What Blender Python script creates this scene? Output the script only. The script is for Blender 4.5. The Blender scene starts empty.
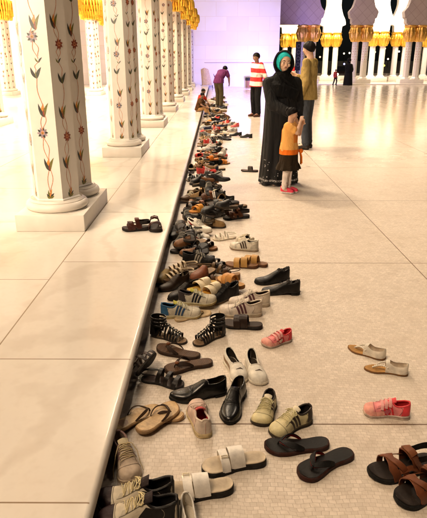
import bpy, bmesh, math, random
import numpy as np
from mathutils import Vector, Matrix, Euler

random.seed(7)
R = math.radians
PI = math.pi
sc = bpy.context.scene
col = sc.collection

# ------------------------------------------------------------------ camera
CAM_H, PITCH, YAW, FPX = 1.55, R(19.9), 0.0043, 551.0
cam_d = bpy.data.cameras.new('camera')
cam = bpy.data.objects.new('camera', cam_d)
col.objects.link(cam)
cam.location = (0, 0, CAM_H)
cam.rotation_euler = (PI / 2 - PITCH, 0, YAW)
cam_d.sensor_fit = 'VERTICAL'
cam_d.sensor_height = 36
cam_d.sensor_width = 36 * 427 / 518
cam_d.lens = FPX / 518 * 36
cam_d.clip_start = 0.05
cam_d.clip_end = 2000
sc.camera = cam
CROT = Euler((PI / 2 - PITCH, 0, YAW)).to_matrix()


def ground(u, v, z=0.0):
    """point of the horizontal plane at height z seen at photo position (u, v)"""
    d = CROT @ Vector(((u - 213.5) / FPX, -(v - 259.0) / FPX, -1.0))
    k = (z - CAM_H) / d.z
    return Vector((d.x * k, d.y * k, z))


# ------------------------------------------------------------------ materials
def mat(name, rgb, rough=0.6, metal=0.0, noise=0.0, nscale=20.0, bump=0.0, bscale=60.0, emit=None, estr=0.0,
        spec=0.5, coat=0.0, sheen=0.0, dirt_or_shade=0.0, wear=0.0, folds=0.0):
    m = bpy.data.materials.new(name)
    m.use_nodes = True
    nt = m.node_tree
    b = nt.nodes['Principled BSDF']
    b.inputs['Base Color'].default_value = (*rgb, 1)
    b.inputs['Roughness'].default_value = rough
    b.inputs['Metallic'].default_value = metal
    b.inputs['Specular IOR Level'].default_value = spec
    b.inputs['Coat Weight'].default_value = coat
    b.inputs['Sheen Weight'].default_value = sheen
    tc = nt.nodes.new('ShaderNodeTexCoord')
    if noise:
        n = nt.nodes.new('ShaderNodeTexNoise')
        n.inputs['Scale'].default_value = nscale
        n.inputs['Detail'].default_value = 5
        nt.links.new(tc.outputs['Object'], n.inputs['Vector'])
        r = nt.nodes.new('ShaderNodeMapRange')
        r.inputs['To Min'].default_value = 1 - noise
        r.inputs['To Max'].default_value = 1 + noise
        r.inputs['From Min'].default_value = .3
        r.inputs['From Max'].default_value = .7
        nt.links.new(n.outputs['Fac'], r.inputs['Value'])
        mx = nt.nodes.new('ShaderNodeVectorMath')
        mx.operation = 'SCALE'
        mx.inputs[0].default_value = rgb
        nt.links.new(r.outputs[0], mx.inputs['Scale'])
        out = mx.outputs[0]

        def mixto(fac, colr, src):
            mm = nt.nodes.new('ShaderNodeMix'); mm.data_type = 'RGBA'
            nt.links.new(fac, mm.inputs[0]); nt.links.new(src, mm.inputs[6]); mm.inputs[7].default_value = (*colr, 1)
            return mm.outputs[2]

        def mth(op, a, bb):
            q = nt.nodes.new('ShaderNodeMath'); q.operation = op; q.use_clamp = True
            for i, x in enumerate((a, bb)):
                if isinstance(x, (int, float)): q.inputs[i].default_value = x
                else: nt.links.new(x, q.inputs[i])
            return q.outputs[0]
        if dirt_or_shade:
            sp = nt.nodes.new('ShaderNodeSeparateXYZ'); nt.links.new(tc.outputs['Object'], sp.inputs[0])
            rz_ = nt.nodes.new('ShaderNodeMapRange'); rz_.inputs[1].default_value = .0; rz_.inputs[2].default_value = .05; rz_.inputs[3].default_value = 1; rz_.inputs[4].default_value = .12
            nt.links.new(sp.outputs['Z'], rz_.inputs[0])
            n3 = nt.nodes.new('ShaderNodeTexNoise'); n3.inputs['Scale'].default_value = 38; n3.inputs['Detail'].default_value = 6; n3.inputs['Roughness'].default_value = .7
            nt.links.new(tc.outputs['Object'], n3.inputs['Vector'])
            r3 = nt.nodes.new('ShaderNodeMapRange'); r3.inputs[1].default_value = .42; r3.inputs[2].default_value = .68
            nt.links.new(n3.outputs['Fac'], r3.inputs[0])
            out = mixto(mth('MULTIPLY', mth('MULTIPLY', rz_.outputs[0], r3.outputs[0]), dirt_or_shade), tuple(.32 * x + .035 for x in rgb), out)
        if wear:
            for cx, rad in ((-.082, .05), (.058, .062)):
                vm = nt.nodes.new('ShaderNodeVectorMath'); vm.operation = 'SUBTRACT'; nt.links.new(tc.outputs['Object'], vm.inputs[0]); vm.inputs[1].default_value = (cx, 0, 0)
                v2 = nt.nodes.new('ShaderNodeVectorMath'); v2.operation = 'MULTIPLY'; nt.links.new(vm.outputs[0], v2.inputs[0]); v2.inputs[1].default_value = (1, 1.35, 0)
                v3 = nt.nodes.new('ShaderNodeVectorMath'); v3.operation = 'LENGTH'; nt.links.new(v2.outputs[0], v3.inputs[0])
                r4 = nt.nodes.new('ShaderNodeMapRange'); r4.inputs[1].default_value = rad * .45; r4.inputs[2].default_value = rad; r4.inputs[3].default_value = wear; r4.inputs[4].default_value = 0
                nt.links.new(v3.outputs['Value'], r4.inputs[0])
                out = mixto(r4.outputs[0], tuple(.42 * x for x in rgb), out)
        nt.links.new(out, b.inputs['Base Color'])
    if folds:
        mp = nt.nodes.new('ShaderNodeMapping'); mp.inputs['Scale'].default_value = (1, 1, .42)
        nt.links.new(tc.outputs['Object'], mp.inputs[0])
        nf = nt.nodes.new('ShaderNodeTexNoise'); nf.inputs['Scale'].default_value = 13; nf.inputs['Detail'].default_value = 3; nf.inputs['Distortion'].default_value = .8
        nt.links.new(mp.outputs[0], nf.inputs['Vector'])
        bf = nt.nodes.new('ShaderNodeBump'); bf.inputs['Strength'].default_value = folds; bf.inputs['Distance'].default_value = .05
        nt.links.new(nf.outputs['Fac'], bf.inputs['Height']); nt.links.new(bf.outputs[0], b.inputs['Normal'])
    elif bump:
        n2 = nt.nodes.new('ShaderNodeTexNoise')
        n2.inputs['Scale'].default_value = bscale
        n2.inputs['Detail'].default_value = 4
        nt.links.new(tc.outputs['Object'], n2.inputs['Vector'])
        bp = nt.nodes.new('ShaderNodeBump')
        bp.inputs['Strength'].default_value = bump
        bp.inputs['Distance'].default_value = 0.004
        nt.links.new(n2.outputs['Fac'], bp.inputs['Height'])
        nt.links.new(bp.outputs[0], b.inputs['Normal'])
    if emit:
        b.inputs['Emission Color'].default_value = (*emit, 1)
        b.inputs['Emission Strength'].default_value = estr
    return m


_mc = {}


def cm(kind, rgb):
    """cached material for shoe parts and clothes: kind of finish + colour"""
    k = (kind, rgb)
    if kind not in ('skin', 'metal'):
        rgb = tuple(x * x / (x + .022) for x in rgb)      # deep dyes
    if k in _mc:
        return _mc[k]
    p = dict(
        leather=dict(rough=.45, noise=.2, nscale=25, bump=.45, bscale=60, dirt_or_shade=.75, spec=.24),
        gloss=dict(rough=.27, noise=.12, nscale=20, bump=.25, bscale=45, dirt_or_shade=.5, spec=.45),
        canvas=dict(rough=.85, noise=.16, nscale=40, bump=.5, bscale=300, dirt_or_shade=.6, spec=.2),
        rubber=dict(rough=.7, noise=.18, nscale=30, bump=.3, bscale=180, dirt_or_shade=.7, spec=.22),
        foam=dict(rough=.8, noise=.18, nscale=35, bump=.4, bscale=160, wear=.35, spec=.2),
        bed=dict(rough=.6, noise=.2, nscale=30, bump=.35, bscale=120, wear=.55, spec=.3),
        cloth=dict(rough=.88, noise=.14, nscale=14, folds=.75, spec=.2),
        metal=dict(rough=.28, metal=1.0),
        skin=dict(rough=.5, noise=.08, nscale=24),
        hair=dict(rough=.6, noise=.35, nscale=60, bump=.8, bscale=70, spec=.12),
    )[kind]
    _mc[k] = mat(kind + '_finish', rgb, **p)
    return _mc[k]


# node helper for the more complex setting materials
class NT:
    def __init__(s, name):
        s.m = bpy.data.materials.new(name)
        s.m.use_nodes = True
        s.t = s.m.node_tree
        s.b = s.t.nodes['Principled BSDF']
        s.tc = s.t.nodes.new('ShaderNodeTexCoord')

    def n(s, typ, **kw):
        o = s.t.nodes.new(typ)
        for k, v in kw.items():
            setattr(o, k, v)
        return o

    def l(s, a, b):
        s.t.links.new(a, b)

    def math(s, op, a, b=None, c=None):
        o = s.n('ShaderNodeMath', operation=op)
        for i, x in enumerate((a, b, c)):
            if x is None:
                continue
            if isinstance(x, (int, float)):
                o.inputs[i].default_value = x
            else:
                s.l(x, o.inputs[i])
        return o.outputs[0]

    def mix(s, f, a, b, blend='MIX'):
        o = s.n('ShaderNodeMix', data_type='RGBA', blend_type=blend)
        for i, x in ((0, f), (6, a), (7, b)):
            if isinstance(x, (int, float)):
                o.inputs[i].default_value = x
            elif isinstance(x, tuple):
                o.inputs[i].default_value = (*x, 1)
            else:
                s.l(x, o.inputs[i])
        return o.outputs[2]

    def noise(s, scale, detail=4, vec=None, rough=.5):
        o = s.n('ShaderNodeTexNoise')
        o.inputs['Scale'].default_value = scale
        o.inputs['Detail'].default_value = detail
        o.inputs['Roughness'].default_value = rough
        s.l(vec if vec is not None else s.tc.outputs['Object'], o.inputs['Vector'])
        return o

    def rng(s, x, a, b, c, d):
        o = s.n('ShaderNodeMapRange')
        for i, v in enumerate((a, b, c, d)):
            o.inputs[i + 1].default_value = v
        s.l(x, o.inputs[0])
        return o.outputs[0]

    def joint(s, x, off, period, half):
        """1 on a line every period"""
        f = s.math('FRACT', s.math('MULTIPLY_ADD', x, 1 / period, -off / period + .5))
        d = s.math('MULTIPLY', s.math('ABSOLUTE', s.math('SUBTRACT', f, .5)), period)
        return s.math('LESS_THAN', d, half)


def floor_material():
    k = NT('courtyard_mosaic_marble')
    pos = k.tc.outputs['Object']
    sep = k.n('ShaderNodeSeparateXYZ')
    k.l(pos, sep.inputs[0])
    n1 = k.noise(1.7, 2)
    n2 = k.noise(14, 2)
    d1 = k.n('ShaderNodeVectorMath', operation='MULTIPLY_ADD')
    k.l(n1.outputs['Color'], d1.inputs[0])
    d1.inputs[1].default_value = (.12, .12, 0)
    k.l(pos, d1.inputs[2])
    d2 = k.n('ShaderNodeVectorMath', operation='MULTIPLY_ADD')
    k.l(n2.outputs['Color'], d2.inputs[0])
    d2.inputs[1].default_value = (.022, .022, 0)
    k.l(d1.outputs[0], d2.inputs[2])
    br = k.n('ShaderNodeTexBrick')
    k.l(d2.outputs[0], br.inputs['Vector'])
    br.offset = .37
    br.inputs['Scale'].default_value = 1
    br.inputs['Brick Width'].default_value = .027
    br.inputs['Row Height'].default_value = .0205
    br.inputs['Mortar Size'].default_value = .0012
    br.inputs['Mortar Smooth'].default_value = .6
    br.inputs['Color1'].default_value = (.60, .53, .45, 1)
    br.inputs['Color2'].default_value = (.73, .65, .56, 1)
    br.inputs['Mortar'].default_value = (.43, .355, .28, 1)
    big = k.noise(2.2, 5)
    fine = k.noise(45, 4)
    c = k.mix(k.rng(big.outputs['Fac'], .35, .7, 0, .35), br.outputs['Color'], (.55, .46, .36))
    c = k.mix(k.rng(fine.outputs['Fac'], .4, .75, 0, .45), c, (.48, .40, .31))
    stain = k.noise(7.5, 6, rough=.7)
    c = k.mix(k.rng(stain.outputs['Fac'], .5, .72, 0, .42), c, (.40, .32, .24))
    step_shade = k.rng(sep.outputs['X'], -.42, -.30, .8, 0)  # shade along the step foot, painted into the floor colour
    c = k.mix(k.math('MULTIPLY', step_shade, k.rng(stain.outputs['Fac'], .3, .6, .6, 1)), c, (.10, .07, .045))
    jx = k.joint(sep.outputs['X'], 1.585, 2.1, .004)
    jy = k.joint(sep.outputs['Y'], 2.09, 2.1, .0045)
    jx = k.math('MULTIPLY', jx, k.math('GREATER_THAN', sep.outputs['X'], .2))
    j = k.math('MAXIMUM', jx, jy)
    c = k.mix(j, c, (.16, .10, .06))
    k.l(c, k.b.inputs['Base Color'])
    rr = k.noise(3.0, 5)
    far = k.rng(sep.outputs['Y'], 3.0, 13.0, 0, 1)
    r0 = k.rng(rr.outputs['Fac'], .3, .7, .46, .54)
    r1 = k.rng(rr.outputs['Fac'], .3, .7, .11, .17)
    mr = k.n('ShaderNodeMix', data_type='FLOAT')
    k.l(far, mr.inputs[0]); k.l(r0, mr.inputs[2]); k.l(r1, mr.inputs[3])
    k.l(mr.outputs[0], k.b.inputs['Roughness'])
    bp = k.n('ShaderNodeBump')
    bp.inputs['Strength'].default_value = .35
    bp.inputs['Distance'].default_value = .002
    hh = k.math('SUBTRACT', br.outputs['Fac'], k.math('MULTIPLY', fine.outputs['Fac'], .3))
    k.l(k.math('MULTIPLY', hh, k.math('SUBTRACT', 1, k.math('MULTIPLY', far, .85))), bp.inputs['Height'])
    bp.invert = True
    k.l(bp.outputs[0], k.b.inputs['Normal'])
    return k.m


def platform_material():
    k = NT('platform_marble')
    pos = k.tc.outputs['Object']
    sep = k.n('ShaderNodeSeparateXYZ')
    k.l(pos, sep.inputs[0])
    X, Y = sep.outputs['X'], sep.outputs['Y']
    vein = k.noise(1.6, 8, rough=.62)
    c = k.mix(k.rng(vein.outputs['Fac'], .45, .75, 0, .28), (.84, .79, .72), (.68, .60, .51))
    f2 = k.noise(26, 5)
    c = k.mix(k.rng(f2.outputs['Fac'], .5, .8, 0, .12), c, (.45, .36, .26))
    k.b.inputs['Specular IOR Level'].default_value = .30
    inner = k.math('LESS_THAN', X, -1.135)
    slab = k.n('ShaderNodeTexWhiteNoise', noise_dimensions='2D')
    cbx = k.n('ShaderNodeCombineXYZ')
    k.l(k.math('FLOOR', k.math('MULTIPLY_ADD', X, 1 / 1.88, 1.135 / 1.88)), cbx.inputs[0])
    k.l(k.math('FLOOR', k.math('MULTIPLY_ADD', Y, 1 / 1.41, -2.42 / 1.41)), cbx.inputs[1])
    k.l(cbx.outputs[0], slab.inputs['Vector'])
    wav = k.n('ShaderNodeTexWave'); wav.inputs['Scale'].default_value = .55; wav.inputs['Distortion'].default_value = 14; wav.inputs['Detail'].default_value = 5; wav.inputs['Detail Scale'].default_value = 1.6
    k.l(pos, wav.inputs['Vector'])
    c = k.mix(k.rng(wav.outputs['Fac'], .78, 1.0, 0, .22), c, (.46, .38, .30))
    c = k.mix(k.math('MULTIPLY', slab.outputs['Value'], .14), c, (.45, .36, .26))
    yy = k.math('ADD', Y, k.math('MULTIPLY', inner, .35))
    jy = k.joint(yy, 2.42, 1.41, .0035)
    jy = k.math('MAXIMUM', jy, k.math('LESS_THAN', k.math('ABSOLUTE', k.math('SUBTRACT', Y, 1.47)), .0035))
    jx = k.math('LESS_THAN', k.math('ABSOLUTE', k.math('ADD', X, 1.135)), .004)
    jx = k.math('MAXIMUM', jx, k.math('MULTIPLY', k.joint(X, -1.135, 1.88, .004), inner))
    top = k.math('GREATER_THAN', sep.outputs['Z'], .138)
    c = k.mix(k.math('MULTIPLY', top, k.math('MAXIMUM', jx, jy)), c, (.30, .22, .15))
    # nosing and riser: same worn, dirty stone, with shade below the lip painted on
    dirt_or_shade = k.math('MAXIMUM', k.rng(sep.outputs['Z'], .080, .088, 1, .0), k.rng(sep.outputs['Z'], .085, .136, .42, .0))
    c = k.mix(k.math('MULTIPLY', dirt_or_shade, .93), c, (.10, .065, .04))
    k.l(c, k.b.inputs['Base Color'])
    k.l(k.math('ADD', k.rng(vein.outputs['Fac'], .3, .7, .10, .17), k.rng(sep.outputs['Z'], .128, .1395, .45, 0)), k.b.inputs['Roughness'])
    return k.m


def block_material(name, c1, c2, cm_, bw, rh, rough=.4, axis='XZ'):
    k = NT(name)
    sep = k.n('ShaderNodeSeparateXYZ')
    k.l(k.tc.outputs['Object'], sep.inputs[0])
    cb = k.n('ShaderNodeCombineXYZ')
    k.l(sep.outputs[axis[0]], cb.inputs[0])
    k.l(sep.outputs[axis[1]], cb.inputs[1])
    br = k.n('ShaderNodeTexBrick')
    k.l(cb.outputs[0], br.inputs['Vector'])
    br.offset = .5
    br.inputs['Scale'].default_value = 1
    br.inputs['Brick Width'].default_value = bw
    br.inputs['Row Height'].default_value = rh
    br.inputs['Mortar Size'].default_value = .012
    br.inputs['Color1'].default_value = (*c1, 1)
    br.inputs['Color2'].default_value = (*c2, 1)
    br.inputs['Mortar'].default_value = (*cm_, 1)
    n = k.noise(1.2, 6)
    c = k.mix(k.rng(n.outputs['Fac'], .4, .75, 0, .3), br.outputs['Color'], cm_)
    k.l(c, k.b.inputs['Base Color'])
    k.b.inputs['Roughness'].default_value = rough
    return k.m


def lattice_material(name, c1, c2, cell):
    """diagonal lozenge cladding"""
    k = NT(name)
    sep = k.n('ShaderNodeSeparateXYZ')
    k.l(k.tc.outputs['Object'], sep.inputs[0])
    a = k.math('ADD', sep.outputs['X'], sep.outputs['Z'])
    b = k.math('SUBTRACT', sep.outputs['X'], sep.outputs['Z'])
    j = k.math('MAXIMUM', k.joint(a, 0, cell, .02), k.joint(b, 0, cell, .02))
    n = k.noise(2, 5)
    c = k.mix(k.rng(n.outputs['Fac'], .4, .7, 0, .3), c1, c2)
    c = k.mix(j, c, c2)
    k.l(c, k.b.inputs['Base Color'])
    k.b.inputs['Roughness'].default_value = .5
    return k.m


# ------------------------------------------------------------------ mesh builder
class MB:
    def __init__(s):
        s.v, s.f, s.mi = [], [], []

    def add(s, pts):
        i = len(s.v)
        s.v += [tuple(p) for p in pts]
        return i

    def face(s, idx, m=0):
        s.f.append(tuple(idx)); s.mi.append(m)

    def grid(s, rows, m=0, cu=False, cv=False, skip=None):
        nu, nv = len(rows), len(rows[0])
        i0 = s.add([p for r in rows for p in r])
        for a in range(nu if cu else nu - 1):
            for b in range(nv if cv else nv - 1):
                if skip and skip(a, b):
                    continue
                a2, b2 = (a + 1) % nu, (b + 1) % nv
                s.face((i0 + a * nv + b, i0 + a * nv + b2, i0 + a2 * nv + b2, i0 + a2 * nv + b), m)
        return i0

    def tube(s, path, r, n=8, m=0, closed=False, caps=True, flat=1.0, up=None):
        P = [Vector(p) for p in path]
        N = len(P)
        rows = []
        prev = None
        for i in range(N):
            if closed:
                t = P[(i + 1) % N] - P[i - 1]
            else:
                t = P[min(i + 1, N - 1)] - P[max(i - 1, 0)]
            if t.length < 1e-9:
                t = Vector((0, 0, 1))
            t.normalize()
            if up is not None:
                a = t.cross(Vector(up))
                if a.length < 1e-5:
                    a = t.orthogonal()
            elif prev is None:
                a = t.orthogonal()
            else:
                a = prev - t * prev.dot(t)
                if a.length < 1e-6:
                    a = t.orthogonal()
            a.normalize(); prev = a
            b = t.cross(a)
            rr = r[i] if isinstance(r, (list, tuple)) else r
            rows.append([P[i] + a * (rr * math.cos(2 * PI * k / n)) + b * (rr * flat * math.sin(2 * PI * k / n)) for k in range(n)])
        i0 = s.grid(rows, m, cu=closed, cv=True)
        if caps and not closed:
            s.face([i0 + k for k in range(n)][::-1], m)
            s.face([i0 + (N - 1) * n + k for k in range(n)], m)

    def lathe(s, prof, n=24, m=0, c=(0, 0, 0), rot=0.0, caps=True):
        rows = [[(c[0] + r * math.cos(rot + 2 * PI * k / n), c[1] + r * math.sin(rot + 2 * PI * k / n), c[2] + z) for k in range(n)] for r, z in prof]
        i0 = s.grid(rows, m, cv=True)
        if caps:
            s.face([i0 + k for k in range(n)][::-1], m)
            s.face([i0 + (len(prof) - 1) * n + k for k in range(n)], m)

    def box(s, lo, hi, m=0, bev=0.0):
        x0, y0, z0 = lo; x1, y1, z1 = hi
        if bev <= 0:
            i = s.add([(x0, y0, z0), (x1, y0, z0), (x1, y1, z0), (x0, y1, z0), (x0, y0, z1), (x1, y0, z1), (x1, y1, z1), (x0, y1, z1)])
            for q in ((0, 3, 2, 1), (4, 5, 6, 7), (0, 1, 5, 4), (1, 2, 6, 5), (2, 3, 7, 6), (3, 0, 4, 7)):
                s.face([i + k for k in q], m)
            return
        b = bev
        bm = bmesh.new()
        g = bmesh.ops.create_cube(bm, size=1)
        for v in bm.verts:
            v.co = Vector(((x0 + x1) / 2 + v.co.x * (x1 - x0), (y0 + y1) / 2 + v.co.y * (y1 - y0), (z0 + z1) / 2 + v.co.z * (z1 - z0)))
        bmesh.ops.bevel(bm, geom=list(bm.edges), offset=b, segments=2, affect='EDGES', profile=.5)
        i = s.add([v.co for v in bm.verts])
        bm.verts.index_update()
        for f in bm.faces:
            s.face([i + v.index for v in f.verts], m)
        bm.free()

    def sphere(s, c, r, n=12, m=0, sc_=(1, 1, 1), rot=None):
        rows = []
        for a in range(n + 1):
            th = PI * a / n
            row = []
            for b in range(2 * n):
                ph = PI * b / n
                p = Vector((r * sc_[0] * math.sin(th) * math.cos(ph), r * sc_[1] * math.sin(th) * math.sin(ph), r * sc_[2] * math.cos(th)))
                if rot is not None:
                    p = rot @ p
                row.append(p + Vector(c))
            rows.append(row)
        s.grid(rows, m, cv=True)

    def capsule(s, a, b, ra, rb, n=12, m=0):
        a, b = Vector(a), Vector(b)
        d = b - a
        L = d.length
        if L < 1e-6:
            s.sphere(a, ra, n, m); return
        d.normalize()
        path, rad = [], []
        for k in range(6):
            th = PI / 2 * k / 5
            path.append(a - d * ra * math.cos(th)); rad.append(max(ra * math.sin(th), ra * .03))
        for k in range(6):
            th = PI / 2 * k / 5
            path.append(b + d * rb * math.sin(th)); rad.append(max(rb * math.cos(th), rb * .03))
        s.tube(path, rad, n, m)

    def mesh(s, name, mats, sharp=40):
        me = bpy.data.meshes.new(name)
        me.from_pydata(s.v, [], s.f)
        for m in mats:
            me.materials.append(m)
        me.polygons.foreach_set('material_index', s.mi)
        bm = bmesh.new(); bm.from_mesh(me)
        bmesh.ops.remove_doubles(bm, verts=list(bm.verts), dist=1e-6)
        bmesh.ops.recalc_face_normals(bm, faces=list(bm.faces))
        bm.to_mesh(me); bm.free()
        me.shade_smooth()
        if sharp is not None:
            me.set_sharp_from_angle(angle=R(sharp))
        me.update()
        return me

    def build(s, name, mats, parent=None, sharp=40):
        if not isinstance(mats, (list, tuple)):
            mats = [mats]
        o = bpy.data.objects.new(name, s.mesh(name, mats, sharp))
        col.objects.link(o)
        o.parent = parent
        return o

    def remeshed(s, name, mats, parent=None, voxel=.012, smooth=6):
        """all shells fused into one continuous skin"""
        o = s.build(name + '_raw', [mats] if not isinstance(mats, (list, tuple)) else mats, None, None)
        md = o.modifiers.new('r', 'REMESH'); md.mode = 'VOXEL'; md.voxel_size = voxel; md.use_smooth_shade = True
        if smooth:
            sm = o.modifiers.new('s', 'SMOOTH'); sm.factor = .5; sm.iterations = smooth
        dg = bpy.context.evaluated_depsgraph_get()
        dg.update()
        me = bpy.data.meshes.new_from_object(o.evaluated_get(dg))
        me.name = name
        old = o.data
        bpy.data.objects.remove(o)
        bpy.data.meshes.remove(old)
        me.shade_smooth()
        o = bpy.data.objects.new(name, me)
        col.objects.link(o)
        o.parent = parent
        return o


def tag(o, label=None, cat=None, group=None, kind=None):
    if label: o['label'] = label
    if cat: o['category'] = cat
    if group: o['group'] = group
    if kind: o['kind'] = kind
    return o


def empty(name, loc=(0, 0, 0), rz=0.0):
    o = bpy.data.objects.new(name, None)
    o.empty_display_size = .1
    col.objects.link(o)
    o.location = loc
    o.rotation_euler = (0, 0, rz)
    return o


def copy_tree(o, parent=None):
    c = o.copy(); col.objects.link(c); c.parent = parent
    for ch in [x for x in col.objects if x.parent == o]:
        copy_tree(ch, c)
    return c


def pchip(xs, ys):
    xs, ys = np.array(xs, float), np.array(ys, float)
    h = np.diff(xs); d = np.diff(ys) / h
    m = np.zeros(len(xs)); m[0], m[-1] = d[0], d[-1]
    for i in range(1, len(xs) - 1):
        if d[i - 1] * d[i] > 0:
            m[i] = 2 * d[i - 1] * d[i] / (d[i - 1] + d[i])

    def f(x):
        x = min(max(x, xs[0]), xs[-1])
        i = min(int(np.searchsorted(xs, x, side='right')) - 1, len(xs) - 2)
        i = max(i, 0)
        t = (x - xs[i]) / h[i]
        return float(ys[i] * (1 + 2 * t) * (1 - t) ** 2 + m[i] * h[i] * t * (1 - t) ** 2 + ys[i + 1] * t * t * (3 - 2 * t) + m[i + 1] * h[i] * t * t * (t - 1))
    return f


# ------------------------------------------------------------------ shoes
TS = [0, .004, .012, .025, .045, .075, .11, .16, .22, .28, .34, .39, .43, .47, .52, .58, .64, .70, .76, .82, .87, .91, .945, .97, .985, .996, 1.0]
W_ROUND = pchip([0, .004, .02, .06, .12, .2, .35, .5, .62, .72, .82, .9, .95, .98, .995, 1], [0, .2, .42, .62, .72, .76, .70, .76, .90, .98, .99, .86, .66, .42, .2, 0])
W_POINT = pchip([0, .004, .02, .06, .12, .2, .35, .5, .62, .72, .82, .9, .95, .98, .995, 1], [0, .2, .42, .62, .72, .75, .68, .74, .90, .98, .88, .66, .48, .31, .16, 0])


class Foot:
    def __init__(s, L=.27, W=.1, side=1, pointed=False, curve=.10):
        s.L, s.W, s.side = L, W / 2, side
        s.wf = W_POINT if pointed else W_ROUND
        s.curve = curve
        s.zs = lambda t: .02
        s.H = lambda t: .06
        s.ey, s.ez = .72, .78

    def c(s, t):
        return s.side * s.curve * s.W * (math.sin(t * PI * 1.15 - .25)) * 1.2 - s.side * .02 * s.L * max(0, t - .6) * 2

    def P(s, t, y, z):
        return Vector(((t - .5) * s.L, y, z))

    def S(s, t, th, off=0.0, hoff=None):
        h = max(s.wf(t) * s.W + off, 0.0005)
        H = s.H(t) + (off if hoff is None else hoff)
        cs, sn = math.cos(th), max(math.sin(th), 0)
        y = s.c(t) + h * math.copysign(abs(cs) ** s.ey, cs)
        x = (t - .5) * s.L + off * (2 * t - 1 if (t < .05 or t > .93) else 0)
        return Vector((x, y, s.zs(t) + H * sn ** s.ez))

    def sole(s, mb, z0, z1, grow=0.0, m=0, bevel=.003, ts=None):
        """slab following the foot outline between heights z0(t) and z1(t)"""
        rows = []
        for t in (ts or TS):
            h = max(s.wf(t) * s.W + grow * min(1, s.wf(t) * 2.2), .0004)
            x = (t - .5) * s.L + grow * (2 * t - 1) * (1 if (t < .03 or t > .95) else .4)
            c = s.c(t)
            a, b = z0(t), z1(t)
            bv = min(bevel, h * .5, (b - a) * .45)
            rows.append([(x, c - h + bv, a), (x, c - h, a + bv), (x, c - h, b - bv), (x, c - h + bv, b),
                         (x, c - h * .4, b), (x, c + h * .4, b),
                         (x, c + h - bv, b), (x, c + h, b - bv), (x, c + h, a + bv), (x, c + h - bv, a)])
        i0 = mb.grid(rows, m, cv=True)
        n = len(rows[0])
        mb.face([i0 + k for k in range(n)], m)
        mb.face([i0 + (len(rows) - 1) * n + k for k in range(n)][::-1], m)

    def upper(s, mb, t0, t1, tho, off=0.0, m=0, ts=None, capm=None, capt=.86):
        """closed upper with a foot opening between t0 and t1; tho(t) = rim angle"""
        n, k = 7, 8
        tl = ts or TS
        rows = []
        for t in tl:
            a = tho(t)
            th = [a * i / n for i in range(n)] + [a + (PI - 2 * a) * i / k for i in range(k)] + [PI - a + a * i / n for i in range(n + 1)]
            rows.append([s.S(t, x, off) for x in th])
        skip = lambda a, b: (tl[a] >= t0 - 1e-6 and tl[a + 1] <= t1 + 1e-6 and n <= b < n + k)
        mb.grid(rows, m, skip=skip)
        rim = [s.S(t, tho(t), off) for t in tl if t0 - 1e-6 <= t <= t1 + 1e-6]
        a1 = tho(t1)
        rim += [s.S(t1, a1 + (PI - 2 * a1) * i / k, off) for i in range(1, k)]
        rim += [s.S(t, PI - tho(t), off) for t in tl[::-1] if t0 - 1e-6 <= t <= t1 + 1e-6]
        a0 = tho(t0)
        rim += [s.S(t0, PI - a0 - (PI - 2 * a0) * i / k, off) for i in range(1, k)]
        return rim

    def ribbon(s, mb, path, w, off=.002, th=.002, m=0, lift=None, n=14):
        """strap lying on the foot surface along (t, theta) points, width w along the shoe axis"""
        pts = []
        for i in range(n + 1):
            f = i / n * (len(path) - 1)
            j = min(int(f), len(path) - 2); g = f - j
            pts.append((path[j][0] * (1 - g) + path[j + 1][0] * g, path[j][1] * (1 - g) + path[j + 1][1] * g))
        C = [s.S(t, a, off) for t, a in pts]
        rows = []
        for i, (t, a) in enumerate(pts):
            d = C[min(i + 1, n)] - C[max(i - 1, 0)]
            up = C[i] - Vector((C[i].x, s.c(t), s.zs(t) * .5))
            if up.length < 1e-6: up = Vector((0, 0, 1))
            up.normalize()
            sd = d.cross(up)
            if sd.length < 1e-9: sd = Vector((1, 0, 0))
            sd.normalize()
            ww = w(i / n) if callable(w) else w
            l = lift(i / n) if lift else 0
            p = C[i] + Vector((0, 0, l))
            e = sd * ww / 2
            rows.append([p - e - up * th / 2, p + e - up * th / 2, p + e + up * th / 2, p + up * th * .75, p - e + up * th / 2])
        i0 = mb.grid(rows, m, cv=True)
        k = len(rows[0])
        mb.face([i0 + q for q in range(k)], m)
        mb.face([i0 + n * k + q for q in range(k)][::-1], m)

    def patch(s, mb, quad, off=.0012, m=0, n=6):
        """thin decal on the upper: quad of (t, theta)"""
        rows = []
        for i in range(n + 1):
            a = i / n
            row = []
            for j in range(3):
                b = j / 2
                t = (quad[0][0] * (1 - a) + quad[3][0] * a) * (1 - b) + (quad[1][0] * (1 - a) + quad[2][0] * a) * b
                th = (quad[0][1] * (1 - a) + quad[3][1] * a) * (1 - b) + (quad[1][1] * (1 - a) + quad[2][1] * a) * b
                row.append(s.S(t, th, off))
            rows.append(row)
        mb.grid(rows, m)


def D(x):
    return R(x)


BLACK = (.012, .011, .010)
SOOT = (.03, .026, .024)


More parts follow.
